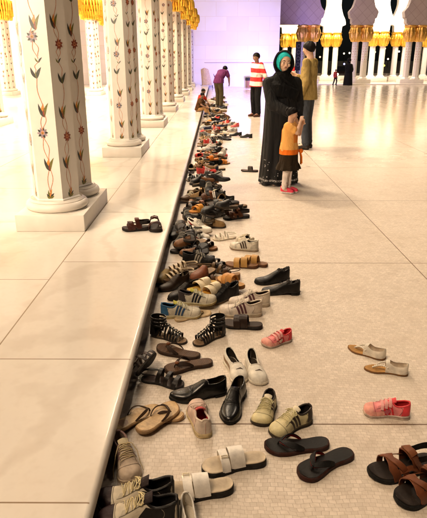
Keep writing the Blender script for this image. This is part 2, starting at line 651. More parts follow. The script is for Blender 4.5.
def shoe_sneaker(L=.26, W=.1, side=1, up=(.7, .66, .58), lin=(.05, .04, .04), sole=(.75, .7, .6), out=(.3, .2, .12),
                 stripe=None, lace=(.75, .68, .5), velcro=None, heart=None, toe=None, heel=None, heel_to=.16, finish='leather', swoosh=None,
                 high=1.0, tongue=None, midstripe=None, untied=False):
    k = L / .27
    f = Foot(L, W, side)
    base = pchip([0, .3, .7, .9, 1], [.028 * k, .024 * k, .018 * k, .022 * k, .03 * k])
    bot = pchip([0, .06, .7, .88, 1], [.004, 0, 0, .003, .014 * k])
    f.zs = lambda t: base(t) - .004
    f.H = pchip([0, .03, .1, .2, .32, .40, .46, .55, .66, .78, .88, .95, 1], [x * k * high for x in (.066, .082, .083, .076, .072, .085, .083, .07, .056, .047, .042, .036, .018)])
    tho = pchip([0, .03, .12, .26, .34, .395, .5, 1], [D(62), D(60), D(52), D(50), D(56), D(64), D(58), D(58)])
    P = []
    b = MB(); f.sole(b, bot, lambda t: bot(t) + .006, grow=.0035, m=0); f.sole(b, lambda t: bot(t) + .0062, base, grow=.0022, m=1); f.sole(b, lambda t: base(t) * .60 + bot(t) * .4, lambda t: base(t) * .60 + bot(t) * .4 + .0022, grow=.0030, m=0, bevel=.0005)
    if midstripe:
        P.append(('sole', b, [cm('rubber', out), cm('rubber', midstripe)]))
    else:
        P.append(('sole', b, [cm('rubber', out), cm('rubber', sole)]))
    b = MB()
    rim = f.upper(b, .025, .39, tho)
    mats = [cm(finish, up)]
    def addm(c, fin='leather'):
        mats.append(cm(fin, c)); return len(mats) - 1
    if toe:
        m = addm(toe)
        rows = [[f.S(t, PI * i / 12, .0012) for i in range(13)] for t in (.80, .84, .88, .92, .95, .975, .99, .998)]
        b.grid(rows, m)
        for sd in (0, 1):
            g = (lambda a: a) if sd == 0 else (lambda a: PI - a)
            f.patch(b, [(.55, g(D(4))), (.55, g(D(26))), (.83, g(D(34))), (.83, g(D(2)))], .0014, m)
    if heel:
        m = addm(heel)
        rows = [[f.S(t, PI * i / 12, .0012) for i in range(13)] for t in (.0, .004, .012, .025)]
        b.grid(rows, m)
        for sd in (0, 1):
            g = (lambda a: a) if sd == 0 else (lambda a: PI - a)
            f.patch(b, [(.01, g(D(3))), (.01, g(D(54))), (heel_to, g(D(46))), (heel_to + (.04 if heel_to < .2 else .16), g(D(3)))], .0014, m, n=10)
    if stripe:
        m = addm(stripe)
        for sd in (0, 1):
            g = (lambda a: a) if sd == 0 else (lambda a: PI - a)
            for q in range(3):
                t = .40 + .075 * q
                f.patch(b, [(t - .055, g(D(3))), (t - .010, g(D(3))), (t + .065, g(D(54))), (t + .022, g(D(56)))], .0018, m)
    if swoosh:
        m = addm(swoosh)
        for sd in (0, 1):
            g = (lambda a: a) if sd == 0 else (lambda a: PI - a)
            f.patch(b, [(.1, g(D(40))), (.13, g(D(48))), (.44, g(D(22))), (.36, g(D(8)))], .0016, m)
            f.patch(b, [(.36, g(D(8))), (.44, g(D(22))), (.74, g(D(9))), (.72, g(D(5)))], .0016, m)
    if heart:
        m = addm(heart)
        for sd in (0, 1):
            g = (lambda a: a) if sd == 0 else (lambda a: PI - a)
            tc_, ac = .50, D(17)
            pts = []
            for i in range(20):
                a = 2 * PI * i / 20
                hx = 16 * math.sin(a) ** 3 / 17
                hy = (13 * math.cos(a) - 5 * math.cos(2 * a) - 2 * math.cos(3 * a) - math.cos(4 * a)) / 17
                pts.append(f.S(tc_ + hx * .075, g(ac + hy * D(15)), .0045))
            i0 = b.add(pts); b.face([i0 + i for i in range(20)], m)
    m = addm(tuple(x * .78 for x in up))
    for g in ((lambda a: a), (lambda a: PI - a)):
        f.patch(b, [(.44, g(D(56))), (.43, g(D(76))), (.69, g(D(78))), (.71, g(D(60)))], .0013, m)
        f.patch(b, [(.02, g(D(3))), (.02, g(D(30))), (.15, g(D(26))), (.22, g(D(3)))], .0011, m) if not heel else None
    seam = addm(tuple(x * .35 for x in up))
    for th0, tt in ((D(90), .735),):
        b.tube([f.S(tt + .05 * math.cos(PI * (j - 7) / 14), D(8) + D(164) * j / 14, .0006) for j in range(15)], .0011, 5, m=seam)
    for g in ((lambda a: a), (lambda a: PI - a)):
        b.tube([f.S(.43 + .30 * j / 8, g(D(57) - D(2) * j / 8), .0012) for j in range(9)], .0010, 5, m=seam)
        b.tube([f.S(.235 - .06 * math.sin(PI * j / 8), g(D(4) + D(46) * j / 8), .0008) for j in range(9)], .0010, 5, m=seam)
    P.append(('upper', b, mats))
    b = MB(); f.upper(b, .025, .39, tho, off=-.0035); f.sole(b, lambda t: f.zs(t) - .001, lambda t: f.zs(t) + .004, grow=-.004)
    P.append(('lining', b, [cm('canvas', lin)]))
    b = MB(); b.tube(rim, .0052 * k, 8, closed=True)
    P.append(('collar', b, [cm(finish, heel or (tongue if tongue else up))]))
    # tongue: plate leaning out of the opening
    b = MB()
    rows = []
    for i in range(7):
        g = i / 6
        t = .52 - .20 * g
        z = f.zs(t) + f.H(min(.42 + .0 * g, t) if t > .42 else .42) * (.93 + .24 * g) * 1.0
        hw = .022 * k * (1 + .1 * g)
        rows.append([Vector(((t - .5) * L, f.c(t) + hw * y, z - .010 * k * abs(y) ** 2 * (1.2 - .3 * g))) for y in (-1, -.6, 0, .6, 1)])
    rows2 = [[p + Vector((-.001, 0, -.005)) for p in r] for r in rows]
    n5 = 5
    loop = [r + r2[::-1] for r, r2 in zip(rows, rows2)]
    i0 = b.grid(loop, 0, cv=True)
    b.face([i0 + q for q in range(10)], 0); b.face([i0 + 60 + q for q in range(10)], 0)
    P.append(('tongue', b, [cm('canvas', tongue or up)]))
    if velcro:
        for q in range(3):
            t = .44 + .085 * q
            b = MB(); f.ribbon(b, [(t + .01, D(36)), (t, D(60)), (t, D(90)), (t - .005, D(144))], .017 * k, off=.004, th=.003)
            P.append(('strap', b, [cm('leather', velcro)]))
    else:
        b = MB()
        for q in range(5):
            t = .425 + .052 * q
            sgn = 1 if q % 2 else -1
            path = [f.S(t + sgn * .012 * (j / 4 - 1) , D(58) + (PI - 2 * D(58)) * j / 8, .0035 + .0015 * math.sin(PI * j / 8)) for j in range(9)]
            b.tube(path, .0026 * k, 6, flat=.6)
            path = [f.S(t + .026 - .05 * (j / 8 - .5) * sgn, D(60) + (PI - 2 * D(60)) * j / 8, .0055) for j in range(9)]
            b.tube(path, .0023 * k, 6, flat=.6)
        # bow loops or loose ends
        top = f.S(.43, D(90), .006)
        for sgn in (-1, 1):
            if untied:
                end = [top + Vector((.0, sgn * .012, .002)), top + Vector((.012, sgn * .028, .003)), top + Vector((.03, sgn * .044, -.025)),
                       Vector((top.x + .05, sgn * .056, .02)), Vector((top.x + .075, sgn * .060, .004))]
            else:
                end = [top, top + Vector((.010, sgn * .016, .001)), top + Vector((.020, sgn * .030, -.010)), top + Vector((.006, sgn * .030, -.012)), top + Vector((-.002, sgn * .012, .0))]
            pp = []
            for i in range(len(end) - 1):
                for j in range(4):
                    pp.append(end[i].lerp(end[i + 1], j / 4))
            pp.append(end[-1])
            b.tube(pp, .0021 * k, 6)
        P.append(('shoelace', b, [cm('canvas', lace)]))
    return P


def shoe_dress(L=.29, W=.098, side=1, up=BLACK, lin=(.06, .045, .03), open_to=.36, collar=1.0, finish='gloss', pointed=True, crease=True, tongueup=False):
    f = Foot(L, W, side, pointed)
    arch = pchip([0, .24, .3, .5, .75, .9, 1], [.026, .026, .025, .014, .010, .012, .016])
    f.zs = lambda t: arch(t) - .001
    f.H = pchip([0, .03, .1, .2, .32, .40, .48, .58, .7, .82, .92, .97, 1], [x * collar if i < 5 else x for i, x in enumerate((.055, .066, .064, .056, .056, .070, .064, .05, .038, .033, .028, .022, .009))])
    tho = pchip([0, .03, .12, .26, .34, .395, 1], [D(64), D(60), D(54), D(54), D(60), D(66), D(60)])
    P = []
    b = MB()
    f.sole(b, lambda t: arch(t) - .0085, arch, grow=.003)
    f.sole(b, lambda t: 0, lambda t: arch(t) - .0087, grow=.0015, ts=[0, .004, .012, .025, .045, .075, .11, .16, .2, .235])
    P.append(('sole', b, [cm('rubber', (.014, .012, .010))]))
    b = MB()
    t1 = min(TS, key=lambda t: abs(t - open_to))
    rim = f.upper(b, .025, t1, tho)
    mats = [cm(finish, up)]
    if crease:
        for q in range(4):
            t = .60 + .022 * q
            b.tube([f.S(t + .01 * math.sin(j * .7 + q), D(35) + D(110) * j / 10, .0002) for j in range(11)], .0014, 5)
        b.tube([f.S(.44, D(12) + D(156) * j / 14, .0004) for j in range(15)], .0013, 5)
    P.append(('upper', b, mats))
    b = MB(); f.upper(b, .025, t1, tho, off=-.003); f.sole(b, lambda t: f.zs(t) - .001, lambda t: f.zs(t) + .003, grow=-.004)
    P.append(('lining', b, [cm('leather', lin)]))
    b = MB(); b.tube(rim, .0028, 8, closed=True)
    P.append(('collar', b, mats))
    if tongueup:
        b = MB()
        for s0, h in ((0, .03), (.1, .035)):
            rows = []
            for i in range(6):
                g = i / 5
                t = .40 - .13 * g - s0 * 2.4
                hw = .026
                z = f.zs(.3) + (.052 + h * math.sin(g * 2.2)) * 1.0
                rows.append([Vector(((t - .5) * L, f.c(max(t, 0)) + hw * y, z - .012 * y * y)) for y in (-1, -.5, 0, .5, 1)])
            r2 = [[p + Vector((0, 0, -.005)) for p in r] for r in rows]
            loop = [r + q[::-1] for r, q in zip(rows, r2)]
            i0 = b.grid(loop, 0, cv=True); b.face([i0 + q for q in range(10)]); b.face([i0 + 50 + q for q in range(10)])
        P.append(('elastic_gusset', b, [cm('canvas', SOOT)]))
    return P


def shoe_slipon(L=.25, W=.092, side=1, up=(.74, .7, .62), lin=(.05, .04, .03), sole=(.72, .66, .55), mark=(.08, .05, .04), stripe=None, open_to=.55):
    f = Foot(L, W, side)
    base = pchip([0, .4, 1], [.022, .016, .018]); bot = pchip([0, .8, 1], [0, 0, .006])
    f.zs = lambda t: base(t) - .003
    f.H = pchip([0, .03, .12, .3, .45, .55, .66, .8, .9, .96, 1], [.058, .066, .06, .05, .05, .053, .05, .042, .036, .028, .012])
    tho = pchip([0, .03, .15, .35, .48, .55, 1], [D(62), D(58), D(50), D(50), D(54), D(64), D(60)])
    t1 = min(TS, key=lambda t: abs(t - open_to))
    P = []
    b = MB(); f.sole(b, bot, base, grow=.003); P.append(('sole', b, [cm('rubber', sole)]))
    b = MB(); rim = f.upper(b, .025, t1, tho)
    mats = [cm('leather', up)]
    if mark:
        mats.append(cm('leather', mark))
        f.patch(b, [(.74, D(84)), (.76, D(94)), (.80, D(72)), (.79, D(70))], .0014, 1)
        f.patch(b, [(.755, D(84)), (.765, D(100)), (.777, D(102)), (.775, D(84))], .0016, 1)
    if stripe:
        mats.append(cm('leather', stripe))
        for g in ((lambda a: a), (lambda a: PI - a)):
            f.patch(b, [(.06, g(D(8))), (.06, g(D(24))), (.6, g(D(26))), (.68, g(D(8)))], .0015, len(mats) - 1)
    P.append(('upper', b, mats))
    b = MB(); f.upper(b, .025, t1, tho, off=-.003); f.sole(b, lambda t: f.zs(t) - .001, lambda t: f.zs(t) + .003, grow=-.004)
    P.append(('lining', b, [cm('canvas', lin)]))
    b = MB(); b.tube(rim, .0034, 8, closed=True); P.append(('collar', b, [mats[0]]))
    return P


def slab_sole(f, zt, th, grow=.002):
    b = MB()
    f.sole(b, lambda t: max(zt(t) - th, 0), zt, grow=grow)
    return b


def shoe_flipflop(L=.27, W=.1, side=1, sole=BLACK, bed=None, strap=BLACK, fin='bed', under=None, print_=None, knot=None, strapw=.02, th=.016, t_side=.42, ribs=False):
    f = Foot(L, W, side)
    top = pchip([0, .3, .75, .93, 1], [th + .004, th, th, th + .002, th + .007])
    bot = pchip([0, .8, 1], [0, 0, .005])
    f.zs = lambda t: top(t)
    f.H = pchip([0, .4, .6, .8, 1], [.03, .036, .030, .008, .006])
    f.ez = 1.0
    P = []
    b = MB(); f.sole(b, bot, lambda t: top(t), grow=.002, bevel=.004); P.append(('sole', b, [cm('rubber', sole)]))
    b = MB(); f.sole(b, lambda t: top(t) - .002, lambda t: top(t) + .0012, grow=-.004, bevel=.0008)
    mats = [cm(fin, bed or sole)]
    if print_:
        mats.append(cm('leather', print_))
        pts = [f.P(.19 + .13 * math.cos(a), f.c(.2) + .62 * f.W * math.sin(a) * .9, top(.2) + .0021) for a in [2 * PI * i / 24 for i in range(24)]]
        i0 = b.add(pts); b.face([i0 + i for i in range(24)], 1)
    if ribs:
        mats.append(cm('rubber', tuple(x * 1.5 for x in (bed or sole))))
        for q in range(26):
            t = .05 + .9 * q / 25
            hw = f.wf(t) * f.W * .86
            b.tube([f.P(t, f.c(t) + hw * y, top(t) + .0012) for y in (-1, -.5, 0, .5, 1)], .0016, 5, m=len(mats) - 1)
    P.append(('footbed', b, mats))
    b = MB()
    post = f.P(.80, f.c(.8) + side * -.006, top(.8))
    for sd in (0, 1):
        a_end = D(2) if sd == 0 else D(178)
        end = f.S(t_side, a_end, -.004)
        mid = f.S(.60, D(48) if sd == 0 else D(132), .004)
        head = post + Vector((-.012, 0, .017))
        path = []
        for i in range(15):
            g = i / 14
            p = head * (1 - g) ** 2 + (mid * 2 - (head + end) * .5) * 2 * g * (1 - g) + end * g ** 2
            path.append(p)
        rows = []
        for i, p in enumerate(path):
            d = (path[min(i + 1, 14)] - path[max(i - 1, 0)]).normalized()
            out = Vector((0, p.y - f.c(.6), .03)).normalized()
            sdv = d.cross(out).normalized()
            w = strapw * (.35 + .65 * math.sin(PI * (.12 + .8 * i / 14)))
            e = sdv * w / 2; u = out * .0022
            rows.append([p - e - u, p + e - u, p + e + u, p + u * 1.6, p - e + u])
        m = 0 if not under else 0
        i0 = b.grid(rows, 0, cv=True)
        if under:
            i1 = len(b.f)
            b.grid([[r[0] - (r[3] - r[0]) * .02, r[1] - (r[3] - r[1]) * .02] for r in [[q + (rows[ii][0] - rows[ii][4]) * .3 for q in rows[ii]] for ii in range(15)]], 1)
    b.tube([post + Vector((0, 0, -.004)), post + Vector((-.004, 0, .012)), post + Vector((-.012, 0, .018))], [.004, .004, .005], 8)
    P.append(('strap', b, [cm('rubber', strap)] + ([cm('canvas', under)] if under else [])))
    if knot:
        b = MB(); b.sphere(post + Vector((-.016, 0, .027)), .011, 8, sc_=(1.1, 1.3, .7)); P.append(('ornament', b, [cm('leather', knot)]))
    return P


def shoe_slide(L=.26, W=.1, side=1, sole=BLACK, bed=(.6, .5, .38), strap=(.75, .7, .62), bands=((.50, .055), (.68, .035)), buckle=None, th=.024, fin='leather', cross=False, wedge=0.0):
    f = Foot(L, W, side)
    top = pchip([0, .35, .75, 1], [th + .004 + wedge, th + wedge * .7, th - .004, th])
    bot = pchip([0, .8, 1], [0, 0, .006])
    f.zs = lambda t: top(t) - .010
    f.H = pchip([0, .4, .55, .7, .85, 1], [.05, .066, .062, .052, .04, .02])
    P = []
    b = MB(); f.sole(b, bot, lambda t: top(t) - .004, grow=.002, bevel=.004); P.append(('sole', b, [cm('rubber', sole)]))
    b = MB(); f.sole(b, lambda t: top(t) - .0045, lambda t: top(t) + .001, grow=-.0005, bevel=.002)
    P.append(('footbed', b, [cm('bed', bed)]))
    for t, w in bands:
        b = MB()
        if cross:
            f.ribbon(b, [(t - .1, D(0)), (t - .02, D(60)), (t + .03, D(120)), (t + .1, D(180))], w, n=18, th=.003)
            f.ribbon(b, [(t + .1, D(0)), (t + .03, D(60)), (t - .02, D(120)), (t - .1, D(180))], w, off=.005, n=18, th=.003)
        else:
            f.ribbon(b, [(t - .01, D(0)), (t + .01, D(60)), (t + .01, D(120)), (t - .01, D(180))], w, n=18, th=.0035)
        P.append(('strap', b, [cm(fin, strap)]))
    if buckle:
        b = MB()
        t = bands[-1][0]
        p = f.S(t + .01, D(105) if side > 0 else D(75), .006)
        w = .013
        pp = [p + Vector((w * x, w * .8 * y, (-.2 if y * side > 0 else .1) * w)) for x, y in ((-1, -1), (1, -1), (1, 1), (-1, 1))]
        b.tube(pp, .0022, 6, closed=True)
        b.tube([p + Vector((-w, 0, .002)), p + Vector((w, 0, .002))], .0016, 6)
        P.append(('buckle', b, [cm('metal', buckle)]))
    return P


def shoe_sport_sandal(L=.29, W=.108, side=1, sole=BLACK, strap=(.16, .06, .03), bed=(.03, .022, .018), tab=(.2, .08, .04), heelstrap=True):
    f = Foot(L, W, side)
    top = pchip([0, .35, .75, .92, 1], [.036, .030, .024, .026, .032]); bot = pchip([0, .8, 1], [.002, 0, .008])
    f.zs = lambda t: top(t) - .010
    f.H = pchip([0, .1, .3, .45, .6, .75, .88, 1], [.07, .072, .074, .084, .072, .056, .044, .02])
    P = []
    b = MB(); f.sole(b, bot, lambda t: top(t) - .003, grow=.004, bevel=.004); P.append(('sole', b, [cm('rubber', sole)]))
    b = MB(); f.sole(b, lambda t: top(t) - .004, lambda t: top(t) + .001, grow=-.001, bevel=.001); P.append(('footbed', b, [cm('bed', bed)]))
    m = [cm('leather', strap)]
    b = MB()
    f.ribbon(b, [(.70, D(0)), (.76, D(50)), (.70, D(110)), (.62, D(180))], .034, n=18, th=.004)
    f.ribbon(b, [(.56, D(0)), (.66, D(55)), (.76, D(120)), (.74, D(180))], .026, off=.006, n=18, th=.004)
    P.append(('toe_strap', b, m))
    b = MB()
    f.ribbon(b, [(.36, D(0)), (.44, D(60)), (.46, D(110)), (.40, D(180))], .04, n=18, th=.004)
    for g in ((lambda a: a), (lambda a: PI - a)):
        f.ribbon(b, [(.34, g(D(4))), (.5, g(D(20))), (.68, g(D(30)))], .02, off=.004, th=.003)
        f.ribbon(b, [(.30, g(D(2))), (.40, g(D(30))), (.46, g(D(62)))], .024, off=.005, th=.003)
    P.append(('instep_strap', b, m))
    b = MB(); f.ribbon(b, [(.43, D(56)), (.46, D(90)), (.45, D(112))], .034, off=.009, th=.004); P.append(('fastening_tab', b, [cm('leather', tab)]))
    if heelstrap:
        b = MB()
        path = [f.S(t, D(40)) for t in (.36, .3, .22, .14, .08, .04, .012)] + [f.S(.0, D(90)) + Vector((0, 0, -.016))] + [f.S(t, D(140)) for t in (.012, .04, .08, .14, .22, .3, .36)]
        rows = [[p + Vector((0, 0, -.016)), p + Vector((0, 0, .014)), p + Vector((0, 0, .014)) + (Vector((p.x, p.y * 1.0, 0)).normalized() * .004), p + Vector((0, 0, -.016)) + Vector((p.x, p.y, 0)).normalized() * .004] for p in path]
        b.grid(rows, 0, cv=True)
        P.append(('heel_strap', b, [cm('leather', (.02, .016, .014))]))
    return P


def shoe_gladiator(L=.25, W=.088, side=1, strap=BLACK, bed=(.25, .16, .09), stud=(.7, .62, .5), sole=(.04, .03, .02)):
    f = Foot(L, W, side)
    top = pchip([0, .3, .7, 1], [.016, .012, .010, .013])
    f.zs = lambda t: top(t) - .003
    f.H = pchip([0, .2, .34, .45, .6, .75, .88, 1], [.12, .115, .10, .08, .06, .046, .036, .02])
    P = []
    b = MB(); f.sole(b, lambda t: 0, top, grow=.002); P.append(('sole', b, [cm('rubber', sole)]))
    b = MB(); f.sole(b, lambda t: top(t) - .001, lambda t: top(t) + .001, grow=-.002, bevel=.0008); P.append(('footbed', b, [cm('bed', bed)]))
    m = [cm('leather', strap)]
    for q in range(5):
        t = .46 + .085 * q
        b = MB(); f.ribbon(b, [(t - .03, D(0)), (t + .015, D(60)), (t + .015, D(120)), (t - .03, D(180))], .0125, n=16, th=.003)
        P.append(('strap', b, m))
    b = MB(); f.ribbon(b, [(.34, D(90)), (.6, D(90)), (.86, D(90))], .012, off=.004, th=.003)
    P.append(('centre_strap', b, m))
    b = MB()
    for q in range(8):
        b.sphere(f.S(.42 + .055 * q, D(90), .008), .0042, 6, sc_=(1.2, 1.2, .7))
    P.append(('studs', b, [cm('metal', stud)]))
    # heel counter and ankle cuff
    b = MB()
    def ring(z, rx, ry, xc, a0=0, a1=2 * PI, n=22):
        return [Vector((xc + rx * math.cos(a0 + (a1 - a0) * i / n), ry * math.sin(a0 + (a1 - a0) * i / n), z)) for i in range(n + 1)]
    xc = -.30 * L
    rows = [ring(.012, .06, .032, xc, D(90), D(270)), ring(.05, .055, .034, xc, D(100), D(260)), ring(.09, .048, .033, xc, D(110), D(250)), ring(.125, .046, .034, xc + .002, D(110), D(250))]
    b.grid(rows, 0)
    rows2 = [[p * 1.0 + Vector((.004, 0, 0)) for p in r] for r in rows]
    b.grid(rows2, 0)
    P.append(('heel_counter', b, m))
    for z, rx in ((.078, .05), (.10, .047), (.122, .047)):
        b = MB()
        r0 = ring(z, rx, .036, xc + .002)[:-1]; r1 = ring(z + .012, rx, .036, xc + .002)[:-1]
        r2 = ring(z + .012, rx + .003, .039, xc + .002)[:-1]; r3 = ring(z, rx + .003, .039, xc + .002)[:-1]
        b.grid([r0, r1, r2, r3], 0, cu=True, cv=True)
        P.append(('ankle_strap', b, m))
    for sg in (0, 1):
        b = MB()
        g = (lambda a: a) if sg == 0 else (lambda a: PI - a)
        f.ribbon(b, [(.22, g(D(4))), (.32, g(D(40))), (.38, g(D(70)))], .012, th=.003)
        f.ribbon(b, [(.3, g(D(4))), (.38, g(D(40))), (.46, g(D(80)))], .012, th=.003)
        P.append(('side_strap', b, m))
    return P


def shoe_toe_loop(L=.25, W=.088, side=1, up=(.74, .69, .6), bed=(.42, .22, .07), sole=(.2, .1, .04)):
    """flat sandal with closed heel cup and a ruffled thong"""
    f = Foot(L, W, side, pointed=True)
    top = pchip([0, .5, 1], [.012, .010, .011])
    f.zs = lambda t: top(t) - .002
    f.H = pchip([0, .03, .12, .3, .45, .55, .7, .82, 1], [.05, .056, .054, .05, .058, .05, .026, .014, .008])
    tho = pchip([0, .03, .15, .3, .44, .47, 1], [D(60), D(52), D(44), D(44), D(62), D(66), D(60)])
    P = []
    b = MB(); f.sole(b, lambda t: 0, top, grow=.002); P.append(('sole', b, [cm('rubber', sole)]))
    b = MB(); f.sole(b, lambda t: top(t) - .001, lambda t: top(t) + .0012, grow=-.002, bevel=.0008); P.append(('footbed', b, [cm('bed', bed)]))
    b = MB()
    tl = [t for t in TS if t <= .53]
    f.upper(b, .025, .43, tho, ts=tl)
    f.upper(b, .025, .43, tho, ts=tl, off=-.002)
    P.append(('heel_cup', b, [cm('leather', up)]))
    b = MB()
    post = f.P(.80, f.c(.8), top(.8) + .006)
    for a in (D(25), D(155)):
        e = f.S(.47, a)
        for i in range(9):
            g = i / 8
            b.sphere(post.lerp(e, g) + Vector((0, 0, .012 * math.sin(PI * g))), .0058, 6, sc_=(1, 1, .8))
    b.tube([post + Vector((0, 0, -.008)), post], .003, 6)
    P.append(('ruffled_strap', b, [cm('canvas', up)]))
    return P


def shoe_strappy(L=.25, W=.09, side=1, sole=(.05, .035, .02), bed=(.2, .13, .07), strap=(.5, .42, .3), n=4, heel=.0, back=True, w=.013):
    f = Foot(L, W, side)
    top = pchip([0, .35, .75, 1], [.016 + heel, .014 + heel * .6, .012, .014])
    f.zs = lambda t: top(t) - .004
    f.H = pchip([0, .2, .4, .6, .8, 1], [.055, .06, .066, .054, .04, .02])
    P = []
    b = MB(); f.sole(b, (lambda t: 0) if heel < .03 else (lambda t: max(0, top(t) - .012) if .22 < t < .6 else 0), top, grow=.002); P.append(('sole', b, [cm('rubber', sole)]))
    b = MB(); f.sole(b, lambda t: top(t) - .001, lambda t: top(t) + .001, grow=-.002, bevel=.0008); P.append(('footbed', b, [cm('bed', bed)]))
    for q in range(n):
        t = .44 + .40 * q / max(n - 1, 1)
        b = MB(); f.ribbon(b, [(t - .03, D(0)), (t + .02, D(60)), (t + .02, D(120)), (t - .03, D(180))], w, n=16, th=.003)
        P.append(('strap', b, [cm('leather', strap)]))
    if back:
        b = MB()
        path = [f.S(t, D(35)) for t in (.34, .22, .12, .05, .015)] + [f.S(.0, D(90)) + Vector((0, 0, -.02))] + [f.S(t, D(145)) for t in (.015, .05, .12, .22, .34)]
        b.tube(path, .005, 6, flat=.5)
        P.append(('heel_strap', b, [cm('leather', strap)]))
    return P


def shoe_clog(L=.26, W=.1, side=1, up=(.2, .08, .04), sole=(.04, .03, .02), bed=(.25, .16, .09), fin='leather', back=.48):
    f = Foot(L, W, side)
    top = pchip([0, .35, .75, 1], [.032, .028, .022, .026]); bot = pchip([0, .8, 1], [0, 0, .006])
    f.zs = lambda t: top(t) - .010
    f.H = pchip([0, .4, .5, .65, .8, .92, 1], [.06, .078, .075, .06, .05, .04, .016])
    tl = [t for t in TS if t >= back - .03]
    tho = lambda t: D(60)
    P = []
    b = MB(); f.sole(b, bot, lambda t: top(t) - .004, grow=.003, bevel=.004); P.append(('sole', b, [cm('rubber', sole)]))
    b = MB(); f.sole(b, lambda t: top(t) - .0045, lambda t: top(t) + .001, grow=-.001, bevel=.001); P.append(('footbed', b, [cm('bed', bed)]))
    b = MB(); f.upper(b, 2, 3, tho, ts=tl); f.upper(b, 2, 3, tho, ts=tl, off=-.003)
    b.tube([f.S(tl[0], PI * i / 14, -.0015) for i in range(15)], .003, 6)
    P.append(('upper', b, [cm(fin, up)]))
    return P


_proto = {}
shoe_log = []


def shoe_parts(fn, kw):
    key = (fn.__name__, repr(sorted(kw.items())))
    if key not in _proto:
        _proto[key] = [(nm, b.mesh(nm, mats)) for nm, b, mats in fn(**kw)]
    return _proto[key]


KIND = {'shoe_sneaker': 'sneaker', 'shoe_dress': 'dress_shoe', 'shoe_slipon': 'slip_on_shoe', 'shoe_flipflop': 'flip_flop', 'shoe_slide': 'slide_sandal',
        'shoe_sport_sandal': 'strap_sandal', 'shoe_gladiator': 'gladiator_sandal', 'shoe_toe_loop': 'thong_sandal', 'shoe_strappy': 'strappy_sandal', 'shoe_clog': 'clog'}
CAT = {'sneaker': 'sneaker', 'dress_shoe': 'shoe', 'slip_on_shoe': 'shoe', 'flip_flop': 'flip-flop', 'slide_sandal': 'sandal', 'strap_sandal': 'sandal',
       'gladiator_sandal': 'sandal', 'thong_sandal': 'sandal', 'strappy_sandal': 'sandal', 'clog': 'clog'}


def add_shoe(fn, kw, pos, ang, label, group=None, tilt=(0, 0), name=None):
    nm = name or KIND[fn.__name__]
    o = empty(nm, pos)
    o.rotation_euler = (Matrix.Rotation(ang, 3, 'Z') @ Matrix.Rotation(tilt[0], 3, 'Y') @ Matrix.Rotation(tilt[1], 3, 'X')).to_euler()
    tag(o, label, CAT[nm], group)
    for pn, me in shoe_parts(fn, kw):
        c = bpy.data.objects.new(pn, me)
        col.objects.link(c)
        c.parent = o
    return o


def put(fn, p_toe, p_heel, label, group=None, L=None, z=0.0, tilt=(0, 0), **kw):
    """shoe lying on the floor with its toe and heel at two photo positions"""
    a, b = ground(*p_toe, z), ground(*p_heel, z)
    d = a - b
    LL = L or max(.15, min(.32, d.length))
    kw['L'] = round(LL, 3)
    mid = (a + b) / 2
    mid.z = z
    return add_shoe(fn, kw, mid, math.atan2(d.y, d.x), label, group, tilt)

# ------------------------------------------------------------------ setting
EDGE = -.415          # x of the platform edge
PH = .14              # platform height
MARBLE = mat('column_marble', (.76, .71, .64), rough=.32, noise=.05, nscale=6)
TRIM = mat('moulded_marble', (.78, .72, .64), rough=.4, noise=.05, nscale=8)
WHITE = mat('white_marble', (.8, .78, .74), rough=.5, noise=.04, nscale=3)
GOLD = mat('gilding', (.95, .55, .07), rough=.36, metal=.85, noise=.2, nscale=14, bump=.3, bscale=40)
SHADED_GOLD = mat('gilding_in_shade', (.75, .43, .10), rough=.42, metal=.8, noise=.2, nscale=14)  # copy of the gilding with its unlit tone put into the colour
INLAY = [MARBLE] + [mat('inlay_stone', c, rough=.35, noise=.35, nscale=70) for c in
                    ((.52, .20, .09), (.035, .035, .03), (.16, .15, .03), (.55, .22, .03), (.22, .045, .025), (.30, .23, .27), (.60, .10, .08), (.055, .06, .045))]

# courtyard floor
b = MB()
b.grid([[(x, y, 0) for y in (-6, 70)] for x in (-.6, 90)], 0)
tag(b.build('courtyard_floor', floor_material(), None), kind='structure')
# night-dark land beyond the courtyard
b = MB()
b.grid([[(x, y, -.6) for y in (-40, 60, 900)] for x in (-700, 0, 700)], 0)
tag(b.build('dark_ground', mat('night_ground', (.02, .02, .018), rough=.9, noise=.4, nscale=.2), None), kind='structure')

# raised walkway with a rounded nosing
b = MB()
prof = [(-14.0, 0.0), (-14.0, PH), (-6.0, PH), (EDGE - .02, PH)]
for k in range(1, 8):
    a = PI / 2 - PI / 2 * k / 7
    prof.append((EDGE - .02 + .02 * math.cos(a), PH - .02 + .02 * math.sin(a)))
prof += [(EDGE - .001, PH - .052), (EDGE - .006, PH - .057), (EDGE - .062, PH - .058), (EDGE - .064, -.01)]
ys = [-3, 0, 3, 6, 12, 20, 34.75]
b.grid([[(x, y, z) for x, z in prof] for y in ys], 0)
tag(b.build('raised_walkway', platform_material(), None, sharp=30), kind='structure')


# ------------------------------------------------------------------ columns of the arcade
APO = .178                                  # centre to flat of the octagonal shafts


